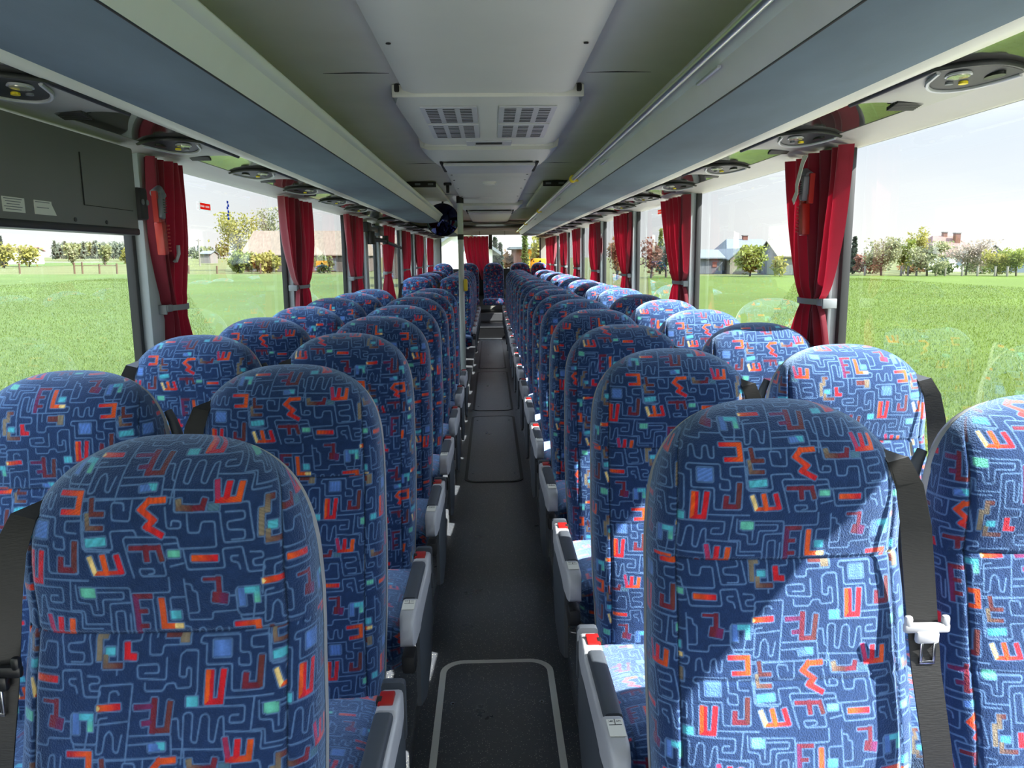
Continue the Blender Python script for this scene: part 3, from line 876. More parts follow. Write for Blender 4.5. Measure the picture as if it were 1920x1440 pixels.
# amber box in the rear corner
r = empty('first_aid_box', (0.985, 16.2, 1.15), 'amber yellow box standing in the right rear corner', 'box')
mb = MB(); mb.box((0, 0, 0.14), (0.32, 0.16, 0.28), M['amber'], 0.01); link('body', mb.mesh('body'), r)
mb = MB(); mb.disc((0.04, -0.082, 0.22), (0, -1, 0), 0.022, 0.01, M['black'], 14); link('latch', mb.mesh('latch'), r)
mb = MB(); mb.add([(-0.115, -0.0825, 0.215), (-0.075, -0.0825, 0.215), (-0.095, -0.0825, 0.25)], [(0, 1, 2)], M['ink']); link('warning_mark', mb.mesh('warning_mark', 0), r)
# ------------------------------------------------------------------ the country outside (level ground, the coach leans a little)
EYE = 2.72
gr0 = ray(0, VPY); gr1 = ray(1919, VPY)
GN = gr1.cross(gr0).normalized()
if GN.z < 0: GN = -GN
GF = ray(VPX, VPY); GF = (GF - GN * GF.dot(GN)).normalized()
GR = GF.cross(GN).normalized()
GO = Vector((0, 0, CZ)) - GN * EYE
def out(px, d, h=0.0, drop=0.0):
    """a point on the ground in the direction of column px at depth d, h above the ground"""
    t = ray(px, VPY); t = t / t.dot(GF)
    return GO + t * d + GN * (h - drop)
GM = Matrix((GR, GF, GN)).transposed()
def place(o, px, d, h=0.0, rot=0.0):
    o.matrix_world = Matrix.Translation(out(px, d, h)) @ GM.to_4x4() @ Matrix.Rotation(rot, 4, 'Z')
    return o

def grass_mat(name, a, b, c, sc=1.0):
    m = bpy.data.materials.new(name); m.use_nodes = True
    N, L = m.node_tree.nodes, m.node_tree.links
    p = N['Principled BSDF']; p.inputs['Roughness'].default_value = 0.8
    setin(p, ['Specular IOR Level'], 0.15)
    t = N.new('ShaderNodeTexCoord')
    n1 = N.new('ShaderNodeTexNoise'); n1.inputs['Scale'].default_value = 22 * sc; n1.inputs['Detail'].default_value = 9; n1.inputs['Roughness'].default_value = 0.78
    n2 = N.new('ShaderNodeTexNoise'); n2.inputs['Scale'].default_value = 0.10; n2.inputs['Detail'].default_value = 4
    L.new(t.outputs['Object'], n1.inputs['Vector']); L.new(t.outputs['Object'], n2.inputs['Vector'])
    cr = N.new('ShaderNodeValToRGB'); e = cr.color_ramp.elements
    e[0].position = 0.36; e[0].color = a; e[1].position = 0.64; e[1].color = c
    k = e.new(0.5); k.color = b
    L.new(n1.outputs[0], cr.inputs[0])
    mr = N.new('ShaderNodeMapRange'); mr.inputs[1].default_value = 0.3; mr.inputs[2].default_value = 0.7; mr.inputs[3].default_value = 0.85; mr.inputs[4].default_value = 1.15
    L.new(n2.outputs[0], mr.inputs[0])
    v = N.new('ShaderNodeVectorMath'); v.operation = 'SCALE'
    L.new(cr.outputs[0], v.inputs[0]); L.new(mr.outputs[0], v.inputs['Scale'])
    L.new(v.outputs[0], p.inputs['Base Color'])
    bp = N.new('ShaderNodeBump'); bp.inputs['Strength'].default_value = 0.6; bp.inputs['Distance'].default_value = 0.1
    L.new(n1.outputs[0], bp.inputs['Height']); L.new(bp.outputs[0], p.inputs['Normal'])
    return m
M['field'] = grass_mat('young green crop', (0.026, 0.048, 0.008, 1), (0.054, 0.088, 0.016, 1), (0.095, 0.125, 0.036, 1))
M['field_r'] = grass_mat('bright green crop', (0.024, 0.045, 0.003, 1), (0.052, 0.084, 0.006, 1), (0.088, 0.118, 0.014, 1))
M['meadow'] = grass_mat('pale rough meadow', (0.05, 0.06, 0.018, 1), (0.078, 0.088, 0.028, 1), (0.11, 0.112, 0.046, 1), 0.4)
M['blade'] = mat('grass blade', (0.078, 0.118, 0.022, 1), 0.6, noise=0.4, nscale=3, trans=(0.4, (0.11, 0.15, 0.026, 1)))
M['blade_r'] = mat('bright crop blade', (0.070, 0.110, 0.008, 1), 0.6, noise=0.4, nscale=3, trans=(0.4, (0.10, 0.145, 0.010, 1)))
M['dryblade'] = mat('pale grass blade', (0.10, 0.115, 0.038, 1), 0.6, noise=0.4, nscale=3, trans=(0.4, (0.13, 0.14, 0.04, 1)))
def dim(c, k=0.36): return tuple(v * k for v in srgb(*c)[:3]) + (1,)
M['bark'] = mat('tree bark', dim((112, 98, 84)), 0.9)
M['birch'] = mat('pale birch bark', dim((206, 200, 186)), 0.8)
def leaf(name, c): return mat(name, dim(c), 0.7, noise=0.3, nscale=1.2, trans=(0.4, dim(c, 0.46)))
M['leaf_lime'] = leaf('lime leaves', (176, 190, 84)); M['leaf_pale'] = leaf('pale spring leaves', (188, 192, 140)); M['leaf_dark'] = leaf('dark needles', (78, 96, 70))
M['leaf_blossom'] = leaf('pink white blossom', (222, 204, 184)); M['leaf_yellow'] = leaf('yellow green leaves', (206, 200, 96)); M['leaf_orange'] = leaf('orange brown twigs', (196, 152, 100)); M['leaf_mid'] = leaf('mid green leaves', (134, 156, 78))
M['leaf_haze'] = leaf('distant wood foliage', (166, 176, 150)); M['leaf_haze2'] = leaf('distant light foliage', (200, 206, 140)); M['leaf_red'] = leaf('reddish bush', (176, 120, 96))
M['roof_thatch'] = mat('weathered asbestos tile roof', dim((168, 152, 132)), 0.9, noise=0.14, nscale=1.6, stretch=(2, 0.6, 1))
M['roof_brown'] = mat('brown tiled roof', dim((158, 116, 106)), 0.8, noise=0.1, nscale=3)
M['roof_slate'] = mat('blue grey roof', dim((136, 148, 154)), 0.8, noise=0.08, nscale=2)
M['roof_barn'] = mat('pale barn roof', dim((176, 168, 148)), 0.85, noise=0.1, nscale=2)
M['planks'] = mat('grey brown planks', dim((134, 118, 108)), 0.9, noise=0.25, nscale=2.5, stretch=(3, 3, 0.2))
M['planks_grey'] = mat('silver grey planks', dim((140, 146, 152)), 0.9, noise=0.2, nscale=2.5, stretch=(3, 3, 0.2))
M['plaster'] = mat('white plaster', srgb(236, 236, 230), 0.8)
M['plaster_grey'] = mat('grey plaster', dim((168, 164, 158)), 0.85, noise=0.06, nscale=2)
M['stone'] = mat('pale rubble stone wall', dim((184, 176, 156)), 0.9, noise=0.16, nscale=5)
M['brick'] = mat('red brick', dim((164, 110, 92)), 0.9, noise=0.1, nscale=6)
M['pane'] = mat('dark window pane', srgb(92, 104, 116), 0.1)
M['post'] = mat('grey fence post', dim((176, 170, 158)), 0.9)
M['post_wood'] = mat('brown fence post', dim((132, 106, 82)), 0.9)
M['blue_door'] = mat('blue barn door', dim((120, 146, 178)), 0.7, noise=0.1, nscale=4, stretch=(4, 4, 0.3))
M['sign_red'] = mat('red sign', dim((206, 70, 60)), 0.6)
M['road'] = mat('pale road', dim((186, 180, 166)), 0.9, noise=0.06, nscale=3)

# ground: one large field either side, rough meadow beyond it
def ground_quad(name, poly, m, lift):
    mb = MB(); mb.add([Vector(p) for p in poly], [tuple(range(len(poly)))], m)
    o = mb.build(name, smooth=0); o.location = GN * lift
    return struct(o)
def gp(x, y): return GO + GR * x + GF * y
ground_quad('ground_meadow', [gp(-900, -200), gp(900, -200), gp(900, 1400), gp(-900, 1400)], M['meadow'], -0.05)
o = ground_quad('ground_field_left', [gp(-400, -60), gp(-4.5, -60), gp(-4.5, 20), gp(-18.5, 116), gp(-130, 120), gp(-400, 124)], M['field'], 0.0)
o = ground_quad('ground_field_right', [gp(4.2, -60), gp(400, -60), gp(400, 112), gp(22, 108), gp(4.2, 20)], M['field_r'], 0.0)
M['bounce_gravel'] = mat('pale dusty gravel', srgb(196, 190, 174), 0.9, noise=0.12, nscale=8)  # unseen pale ground, added to throw sunlight up onto the ceiling
ground_quad('ground_bounce_gravel', [gp(-4.6, -40), gp(4.3, -40), gp(4.3, 20), gp(-4.6, 20)], M['bounce_gravel'], 0.01)
# pale field strips in the far left distance
ground_quad('ground_far_strip', [gp(-200, 230), gp(-120, 215), gp(-130, 330), gp(-300, 330)], M['field'], -0.02)
ground_quad('ground_far_sand', [gp(-330, 345), gp(-170, 345), gp(-180, 380), gp(-330, 380)], M['road'], -0.02)

# standing blades of crop near the coach
def blades(name, side, n, m, x0, x1, hh):
    rg = np.random.default_rng(5 + side)
    vs = np.zeros((n * 3, 3)); 
    r = rg.random(n); x = (x0 + (x1 - x0) * r ** 1.7) * side
    y = np.minimum(-2 + rg.random(n) * (6 + np.abs(x) * 2.4), 95 - 10 * rg.random(n))
    sc = 0.5 + np.abs(x) / 14
    h = hh * (0.6 + 0.8 * rg.random(n)) * (0.8 + 0.2 * sc); w = 0.005 * sc + 0.002
    an = rg.random(n) * 2 * PI; le = rg.normal(0, 0.4, (n, 2))
    base = np.array(GO)[None] + x[:, None] * np.array(GR) + y[:, None] * np.array(GF)
    du = np.cos(an)[:, None] * np.array(GR) + np.sin(an)[:, None] * np.array(GF)
    vs[0::3] = base - du * w[:, None]; vs[1::3] = base + du * w[:, None]
    vs[2::3] = base + np.array(GN) * h[:, None] + (le[:, :1] * np.array(GR) + le[:, 1:] * np.array(GF)) * h[:, None]
    me = bpy.data.meshes.new(name)
    me.vertices.add(n * 3); me.vertices.foreach_set('co', vs.reshape(-1))
    me.loops.add(n * 3); me.loops.foreach_set('vertex_index', np.arange(n * 3, dtype=np.int32))
    me.polygons.add(n); me.polygons.foreach_set('loop_start', (np.arange(n) * 3).astype(np.int32))
    me.update(calc_edges=True); me.materials.append(m)
    return link(name, me)
tag(blades('crop_grass', -1, 140000, M['blade'], 4.5, 46, 0.06), 'young green crop growing outside the left windows', 'grass', kind='stuff')
tag(blades('crop_grass', 1, 140000, M['blade_r'], 4.3, 46, 0.06), 'bright green crop growing outside the right windows', 'grass', kind='stuff')
tag(blades('verge_grass', 1, 16000, M['dryblade'], 4.2, 5.4, 0.18), 'longer pale grass on the verge outside the right windows', 'grass', kind='stuff')

def tree_meshes(h, w, lm, seed, n=900, kind='round', ls=0.30, bark='bark', trunk=0.14):
    rg = np.random.default_rng(seed); rr2 = random.Random(seed)
    mb = MB()
    tr = h * 0.022 + 0.05
    mb.tube([(0, 0, 0), (0.02 * h, 0, h * 0.3), (0.0, 0.02 * h, h * 0.6), (0.01 * h, 0, h * 0.93)], [tr, tr * 0.8, tr * 0.5, tr * 0.12], M[bark], 7)
    tips = []
    nb = 14 if kind != 'cone' else 0
    for k in range(nb):
        z0 = h * (trunk + 0.5 * rr2.random()); a = rr2.random() * 2 * PI
        ex = w / 2 * (0.55 + 0.4 * rr2.random()); ez = z0 + h * (0.12 + 0.25 * rr2.random())
        ez = min(ez, h * 0.95)
        p1 = (math.cos(a) * ex * 0.5, math.sin(a) * ex * 0.5, z0 + (ez - z0) * 0.4); p2 = (math.cos(a) * ex, math.sin(a) * ex, ez)
        mb.tube([(0.01 * h, 0, z0), p1, p2], [tr * 0.45, tr * 0.28, tr * 0.08], M[bark], 5)
        tips += [p1, p2]
        for q in range(2):
            a2 = a + rr2.uniform(-0.9, 0.9)
            p3 = (p1[0] + math.cos(a2) * ex * 0.45, p1[1] + math.sin(a2) * ex * 0.45, p1[2] + h * 0.16)
            mb.tube([p1, p3], [tr * 0.2, tr * 0.05], M[bark], 4); tips.append(p3)
    trunk_me = mb.mesh('trunk', 60)
    if kind == 'cone':
        z = h * (0.08 + 0.92 * rg.random(n) ** 1.25); rad = w / 2 * (1 - z / h) * (0.35 + 0.65 * rg.random(n) ** 0.5) * (0.8 + 0.3 * np.sin(z / h * 40)); a = rg.random(n) * 2 * PI
        P = np.stack([rad * np.cos(a), rad * np.sin(a), z], 1)
    elif kind == 'bush':
        d = rg.normal(size=(n, 3)); d /= np.linalg.norm(d, axis=1)[:, None]; r = rg.random(n) ** 0.4
        P = d * r[:, None] * np.array([w / 2, w / 2, h / 2]) * (0.85 + 0.3 * np.sin(d[:, :1] * 7 + seed)) + np.array([0, 0, h * 0.5]); P[:, 2] = np.maximum(P[:, 2], 0.03)
    else:
        T = np.array(tips); c = T[rg.integers(0, len(T), n)]
        P = c + rg.normal(0, 1, (n, 3)) * np.array([w * 0.105, w * 0.105, h * 0.085])
        P[:, 2] = np.clip(P[:, 2], h * trunk * 0.7, h * 1.02)
    s = ls * (0.5 + rg.random(n))
    a = rg.normal(size=(n, 3)); a /= np.linalg.norm(a, axis=1)[:, None]
    b = np.cross(a, rg.normal(size=(n, 3))); b /= np.linalg.norm(b, axis=1)[:, None]
    V = np.zeros((n * 4, 3))
    V[0::4] = P - a * s[:, None]; V[1::4] = P - b * s[:, None] * 0.6; V[2::4] = P + a * s[:, None]; V[3::4] = P + b * s[:, None] * 0.6
    me = bpy.data.meshes.new('foliage')
    me.vertices.add(n * 4); me.vertices.foreach_set('co', V.reshape(-1))
    me.loops.add(n * 4); me.loops.foreach_set('vertex_index', np.arange(n * 4, dtype=np.int32))
    me.polygons.add(n); me.polygons.foreach_set('loop_start', (np.arange(n) * 4).astype(np.int32))
    me.update(calc_edges=True); me.materials.append(M[lm])
    return trunk_me, me
def tree(px, d, ytop, wpx, lm, lab, name='garden_tree', group=None, h0=0.0, meshes=None, **kw):
    h = EYE + (VPY - ytop) / F * d - h0; w = wpx / F * d
    t, f = meshes or tree_meshes(h, w, lm, int(px * 7 + d) % 9973, **kw)
    r = empty(name, (0, 0, 0), lab, 'tree' if kw.get('kind') != 'bush' else 'bush', group)
    place(r, px, d, h0, rot=px * 0.37)
    link('foliage', f, r)
    if kw.get('kind') != 'bush': link('trunk', t, r)
    return r
# right: gardens along the far edge of the field
GR_ = 'trees along the far edge of the right field'
for a in ((1601, 117, 446, 24, 'leaf_dark', 'dark conifer just right of the nearest right curtain', dict(kind='cone', n=900, ls=0.32)),
          (1624, 113, 476, 34, 'leaf_red', 'reddish bare shrub at the far edge beside the dark conifer', dict(n=500, trunk=0.1, ls=0.25)),
          (1655, 108, 447, 60, 'leaf_pale', 'wide pale tree with visible branches right of the conifer', dict(n=2400, ls=0.17)),
          (1697, 114, 452, 30, 'leaf_lime', 'slim lime green birch behind the field fence', dict(n=1500, bark='birch', ls=0.19)),
          (1719, 127, 428, 36, 'leaf_yellow', 'tall yellow green tree left of the brown roofed house', dict(n=1700, bark='birch', ls=0.19)),
          (1741, 105, 455, 62, 'leaf_pale', 'pale leafy tree in front of the brown roofed house', dict(n=2400, ls=0.17)),
          (1814, 110, 452, 78, 'leaf_blossom', 'pink white blossoming tree right of the brown roofed house', dict(n=3200, ls=0.16)),
          (1872, 105, 468, 42, 'leaf_yellow', 'small yellow green fruit tree near the right edge', dict(n=1700, ls=0.16)),
          (1909, 104, 464, 50, 'leaf_lime', 'small lime fruit tree at the right edge of the photo', dict(n=1800, ls=0.16)),
          (1770, 113, 492, 44, 'leaf_mid', 'low green hedge bush under the brown roofed house', dict(kind='bush', n=700, ls=0.25)),
          (1640, 121, 486, 60, 'leaf_pale', 'low pale hedge behind the wide pale tree', dict(kind='bush', n=1100, ls=0.2)),
          (1712, 122, 490, 56, 'leaf_orange', 'low brownish hedge behind the slim birch', dict(kind='bush', n=900, ls=0.2)),
          (1835, 120, 490, 60, 'leaf_mid', 'low dark hedge behind the blossoming tree', dict(kind='bush', n=900, ls=0.2)),
          (1408, 104, 462, 54, 'leaf_lime', 'round bright green tree in front of the grey sheds', dict(kind='round', n=2200, trunk=0.12, ls=0.24)),
          (1462, 103, 480, 28, 'leaf_yellow', 'small yellow bush in front of the grey barn', dict(kind='bush', n=600, ls=0.22)),
          (1250, 100, 452, 52, 'leaf_dark', 'dark bush with bare twigs between the right curtains', dict(n=900, trunk=0.1, ls=0.2)),
          (1238, 118, 432, 26, 'leaf_lime', 'light green conifer between the second and third right curtains', dict(kind='cone', n=800, ls=0.3)),
          (1222, 96, 448, 40, 'leaf_red', 'reddish bare tree seen through the narrow right windows', dict(n=900, trunk=0.1, ls=0.18)),
          (1270, 98, 488, 30, 'leaf_mid', 'low green bush at the foot of the dark bush', dict(kind='bush', n=500, ls=0.2)),
          (1158, 90, 440, 40, 'leaf_orange', 'brown bare tree behind the far right curtains', dict(n=800, trunk=0.1, ls=0.18))):
    nm = 'garden_bush' if a[6].get('kind') == 'bush' else 'garden_tree'
    tree(*a[:6], name=nm, group=GR_ if nm == 'garden_tree' else 'bushes at the far edge of the fields', **a[6])
# left: around the long barn, and the distance
for a in ((447, 150, 405, 66, 'leaf_yellow', 'tall yellow budding tree left of the long barn', dict(n=2200, ls=0.24)),
          (500, 158, 396, 62, 'leaf_pale', 'tall pale tree rising behind the long barn', dict(n=2200, ls=0.24)),
          (452, 128, 470, 54, 'leaf_lime', 'lime bush at the left end of the long barn', dict(kind='bush', n=1400, ls=0.3)),
          (500, 128, 472, 58, 'leaf_yellow', 'yellow green bush in front of the long barn', dict(kind='bush', n=1400, ls=0.3)),
          (606, 128, 478, 38, 'leaf_mid', 'round green bush in front of the barn planks', dict(kind='bush', n=1000, ls=0.26)),
          (3, 190, 446, 20, 'leaf_dark', 'dark spruce at the left edge of the photo', dict(kind='cone', n=600, ls=0.5)),
          (6, 180, 457, 36, 'leaf_yellow', 'yellow tree under the dark spruce at the left edge', dict(n=700, trunk=0.1, ls=0.4)),
          (53, 200, 462, 38, 'leaf_yellow', 'yellow tree beside the distant red roofs', dict(n=700, trunk=0.1, ls=0.4)),
          (136, 240, 466, 16, 'leaf_pale', 'pale round tree in front of the far wood', dict(n=500, trunk=0.1, ls=0.4)),
          (196, 230, 460, 20, 'leaf_haze2', 'light green tree in front of the far wood', dict(n=500, trunk=0.1, ls=0.45)),
          (238, 220, 464, 20, 'leaf_yellow', 'yellow tree by the first left pillar', dict(n=500, trunk=0.1, ls=0.4))):
    nm = 'garden_bush' if a[6].get('kind') == 'bush' else 'garden_tree'
    tree(*a[:6], name=nm, group='trees on the left side' if nm == 'garden_tree' else 'bushes at the far edge of the fields', **a[6])
# far wood on the left horizon: single trees sharing a few crowns
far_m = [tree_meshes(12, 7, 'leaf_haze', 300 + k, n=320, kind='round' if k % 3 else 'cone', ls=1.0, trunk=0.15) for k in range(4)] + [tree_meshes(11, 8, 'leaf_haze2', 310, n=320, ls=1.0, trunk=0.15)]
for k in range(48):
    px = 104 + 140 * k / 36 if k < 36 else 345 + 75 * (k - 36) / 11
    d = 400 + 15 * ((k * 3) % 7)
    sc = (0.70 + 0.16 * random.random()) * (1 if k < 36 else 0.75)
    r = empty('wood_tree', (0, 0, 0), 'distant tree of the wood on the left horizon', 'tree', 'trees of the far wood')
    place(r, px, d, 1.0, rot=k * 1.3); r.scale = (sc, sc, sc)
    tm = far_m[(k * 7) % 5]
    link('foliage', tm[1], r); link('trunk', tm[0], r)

# buildings
def house(px, d, wpx, yeave, yridge, depth, wallm, roofm, lab, rot=0.0, wins=(), name='house', chim=(), hip=0.0, ridge_x=True, base=0.0, over=0.4):
    w = wpx / F * d; he = EYE + (VPY - yeave) / F * d; hr = EYE + (VPY - yridge) / F * d
    r = empty(name, (0, 0, 0), lab, 'building', None)
    place(r, px, d + depth / 2, base, rot)
    mb = MB()
    mb.box((0, 0, he / 2), (w, depth, he), wallm)
    if ridge_x:
        for s in (-1, 1): mb.add([(s * w / 2, -depth / 2, he), (s * w / 2, depth / 2, he), (s * (w / 2 - hip), 0, hr)], [(0, 1, 2)], wallm)
    else:
        for s in (-1, 1): mb.add([(-w / 2, s * depth / 2, he), (w / 2, s * depth / 2, he), (0, s * depth / 2, hr)], [(0, 1, 2)], wallm)
    link('walls', mb.mesh('walls', 0), r)
    mb = MB(); t = 0.18
    W, D_ = w / 2 + over, depth / 2 + over
    sl = (hr - he) / (depth / 2 if ridge_x else w / 2); e = he - sl * over
    if ridge_x:
        for s in (-1, 1):
            a = [(-W, s * D_, e), (W, s * D_, e), (W - hip, 0, hr), (-W + hip, 0, hr)]
            mb.add(a + [(x, y, z + t) for x, y, z in a], [(0, 1, 2, 3), (4, 5, 6, 7), (0, 1, 5, 4), (1, 2, 6, 5), (2, 3, 7, 6), (3, 0, 4, 7)], roofm)
        if hip:
            for s in (-1, 1):
                a = [(s * W, -D_, e), (s * W, D_, e), (s * (W - hip), 0, hr)]
                mb.add(a + [(x, y, z + t) for x, y, z in a], [(0, 1, 2), (3, 4, 5), (0, 1, 4, 3), (1, 2, 5, 4), (2, 0, 3, 5)], roofm)
    else:
        for s in (-1, 1):
            a = [(s * W, -D_, e), (s * W, D_, e), (0, D_, hr), (0, -D_, hr)]
            mb.add(a + [(x, y, z + t) for x, y, z in a], [(0, 1, 2, 3), (4, 5, 6, 7), (0, 1, 5, 4), (1, 2, 6, 5), (2, 3, 7, 6), (3, 0, 4, 7)], roofm)
    link('roof_slopes', mb.mesh('roof_slopes', 0), r)
    for (u, z, ww, hh, m) in wins:
        mb = MB(); mb.box((u * w / 2, -depth / 2 - 0.03, z * he), (ww, 0.08, hh), m)
        link('window' if m is M['pane'] else 'door', mb.mesh('window', 0), r)
    for (u, v, ww, hh) in chim:
        mb = MB(); mb.box((u * w / 2, v, hr + hh / 2 - 0.6), (ww, ww, hh + 1.0), M['brick'], 0); mb.box((u * w / 2, v, hr + hh - 0.1), (ww + 0.15, ww + 0.15, 0.15), M['plaster_grey'], 0)
        link('chimney', mb.mesh('chimney', 0), r)
    return r
P_ = M['pane']
house(582, 138, 224, 476, 435, 9, M['planks'], M['roof_thatch'], 'long plank barn with a weathered roof beyond the left field', name='barn', wins=((-0.1, 0.45, 2.6, 2.6, M['planks_grey']), (0.45, 0.4, 1.4, 2.2, M['planks_grey'])), hip=1.2)
house(745, 96, 44, 458, 443, 6, M['planks'], M['roof_thatch'], 'tall plank shed seen past the middle door on the left', name='shed')
house(795, 70, 60, 470, 440, 7, M['brick'], M['roof_brown'], 'brick house behind the left rear windows', wins=((-0.3, 0.6, 1.0, 1.2, P_),))
house(1765, 135, 96, 478, 443, 10, M['plaster'], M['roof_brown'], 'white house with a brown hipped roof behind the blossoming trees', wins=((-0.55, 0.62, 1.1, 1.5, P_), (0.1, 0.62, 1.2, 1.6, P_), (0.6, 0.62, 1.1, 1.5, P_)), chim=((0.05, 0, 0.7, 0.9), (0.35, -1.6, 0.9, 0.7)), hip=3.0)
house(1930, 128, 130, 487, 460, 9, M['planks_grey'], M['roof_barn'], 'long grey farm building with a pale roof at the right edge', name='barn', wins=((-0.75, 0.4, 1.6, 2.0, P_),))
house(1394, 134, 86, 470, 450, 8, M['plaster_grey'], M['roof_slate'], 'grey house with a blue grey roof and chimney behind the sheds', wins=((0.5, 0.6, 1.0, 1.2, P_),), chim=((0.02, 0, 0.8, 0.9),), hip=1.2)
house(1368, 118, 38, 484, 468, 11, M['stone'], M['roof_slate'], 'low stone shed with its pale gable to the field', name='shed', ridge_x=False)
house(1321, 119, 42, 484, 470, 8, M['planks_grey'], M['roof_slate'], 'low grey shed left of the stone gable', name='shed', wins=((0.3, 0.6, 0.7, 0.8, M['brick']),))
house(1478, 112, 78, 480, 453, 9, M['planks_grey'], M['roof_barn'], 'grey plank barn with a pale roof and blue doors', name='barn', wins=((0.25, 0.42, 3.0, 2.9, M['blue_door']),))
house(38, 210, 62, 475, 469, 6, M['plaster'], M['roof_brown'], 'low white cottages with red roofs in the left distance', name='cottage', base=0.6)
house(392, 260, 18, 478, 473, 7, M['plaster_grey'], M['roof_slate'], 'small white cottage far beyond the left field', name='cottage', base=0.3)
house(836, 44, 120, 470, 430, 9, M['plaster'], M['roof_slate'], 'white house with small windows behind the rear window', rot=0.25, ridge_x=False, wins=((-0.35, 0.35, 0.55, 0.95, P_), (0.2, 1.12, 0.6, 0.7, P_)))
house(1005, 62, 92, 466, 446, 10, M['brick'], M['roof_slate'], 'brown house with a grey hipped roof behind the rear window', hip=2.5, wins=((-0.15, 0.75, 1.2, 1.6, M['amber']), (0.5, 0.7, 1.0, 1.4, P_)))
for a in ((928, 70, 448, 26, 'leaf_dark', 'dark spruce just right of the rear curtain', dict(kind='cone', n=700, ls=0.25)), (938, 78, 458, 20, 'leaf_dark', 'second smaller spruce seen through the rear window', dict(kind='cone', n=600, ls=0.25)),
          (984, 48, 440, 30, 'leaf_mid', 'grey green conifer in front of the brown house at the rear', dict(kind='cone', n=900, ls=0.18)), (1012, 50, 442, 36, 'leaf_yellow', 'yellow blossoming tree at the right of the rear window', dict(n=1300, trunk=0.1, ls=0.16)),
          (956, 66, 470, 22, 'leaf_orange', 'small brownish tree behind the rear window', dict(n=500, trunk=0.1, ls=0.2))):
    tree(*a[:6], name='garden_tree', group='trees behind the rear window', **a[6])
r = empty('road_sign', (0, 0, 0), 'small white sign with red bars behind the rear window', 'sign'); place(r, 953, 36)
mb = MB(); mb.box((0, 0, 1.1), (0.08, 0.08, 2.2), M['post']); link('post', mb.mesh('post'), r)
mb = MB(); mb.box((0, -0.06, 1.85), (0.5, 0.04, 0.55), M['plaster']); mb.box((-0.08, -0.085, 1.85), (0.08, 0.01, 0.4), M['sign_red']); mb.box((0.1, -0.085, 1.85), (0.08, 0.01, 0.4), M['sign_red']); link('board', mb.mesh('board'), r)

# fences and poles
for k, (px, yt) in enumerate(((1624, 503), (1692, 502), (1705, 502), (1721, 503), (1758, 507), (1775, 508), (1807, 508), (1836, 510), (1869, 511), (1892, 508))):
    d = 108 - 0.02 * (px - 1600); r = empty('fence_post', (0, 0, 0), 'pale concrete fence post along the far edge of the right field', 'fence post', 'fence posts along the right field'); place(r, px, d)
    mb = MB(); mb.box((0, 0, 0.65), (0.22, 0.22, 1.3), M['post'], 0.03); mb.box((0, 0, 1.33), (0.26, 0.26, 0.08), M['post']); link('shaft', mb.mesh('shaft'), r)
for k, (px, hh) in enumerate(((34, 1.6), (137, 1.7), (152, 1.8), (184, 1.5), (217, 1.6), (405, 1.2), (487, 1.6), (352, 1.3))):
    r = empty('fence_post', (0, 0, 0), 'thin brown wooden fence post at the far edge of the left field', 'fence post', 'wooden fence posts along the left field'); place(r, px, 122)
    mb = MB(); mb.tube([(0, 0, 0), (0.03, 0, hh)], 0.13, M['post_wood'], 6); link('shaft', mb.mesh('shaft'), r)
mb = MB(); pa, pb = out(137, 122, 1.25), out(217, 122, 1.25); mb.tube([pa, pb], 0.05, M['post_wood'], 5)
tag(mb.build('fence_rail'), 'thin wooden rail joining the posts of the left fence', 'fence rail')
r = empty('utility_pole', (0, 0, 0), 'slim utility pole between the first curtain and the barn', 'utility pole'); place(r, 374, 210)
mb = MB(); mb.tube([(0, 0, 0), (0, 0, 7.2)], 0.17, M['post'], 7); link('shaft', mb.mesh('shaft'), r)
mb = MB(); mb.box((0, 0, 6.7), (1.4, 0.14, 0.14), M['post']); link('crossarm', mb.mesh('crossarm'), r)
# ------------------------------------------------------------------ seat fabric: a drawn repeat, sampled into mesh colours
TW, TH, TS = 940.0, 1420.0, 2.0       # repeat in drawing units, half drop; TS units per raster cell
MET = 0.000252                        # metres per drawing unit
NAVY = np.array(srgb(30, 54, 97)[:3]); LINE = np.array(srgb(92, 126, 172)[:3])
PAL = {k: np.array(srgb(*c)[:3]) for k, c in dict(
    O=(226, 88, 18), R=(206, 26, 36), D=(116, 34, 48), P=(108, 36, 82), B=(86, 126, 200), C=(84, 186, 208), G=(104, 196, 172),
    Y=(244, 214, 140), W=(132, 120, 100), N=(104, 50, 46), T=(78, 116, 140), K=(176, 48, 90)).items()}
strokes = []   # (colour at start, colour at end, width, points)
def S(c, w, *pts, up=False):
    o = (30, 1370) if up else (0, 0)
    strokes.append((c[0], c[-1], w, [(x + o[0], y + o[1]) for x, y in pts]))
lines = []
def Ln(*pts, up=False):
    o = (30, 1370) if up else (0, 0)
    lines.append([(x + o[0], y + o[1]) for x, y in pts])
U = dict(up=True)
S('N', 26, (338, 48), (345, 118), (402, 118), **U); S('WN', 24, (321, 125), (328, 188), (402, 188), **U)
S('OR', 32, (725, 50), (650, 54), (612, 97), (682, 152), (648, 185), (722, 226), **U)
S('WN', 32, (810, 62), (815, 92), (880, 96), **U); S('D', 30, (880, 96), (940, 94), (948, 60), **U)
S('T', 40, (990, 92), (1010, 92), **U)
S('W', 30, (1255, 130), (1255, 240), **U); S('WN', 30, (1285, 130), (1285, 68), (1312, 68), **U); S('WN', 28, (1290, 235), (1290, 280), (1372, 280), **U)
S('C', 40, (1308, 207), (1322, 207), **U); S('C', 44, (338, 262), (405, 256), **U)
S('Y', 26, (338, 345), (362, 418), **U); S('O', 30, (408, 338), (424, 418), **U); S('R', 30, (484, 338), (504, 412), **U); S('OR', 22, (365, 421), (505, 417), **U)
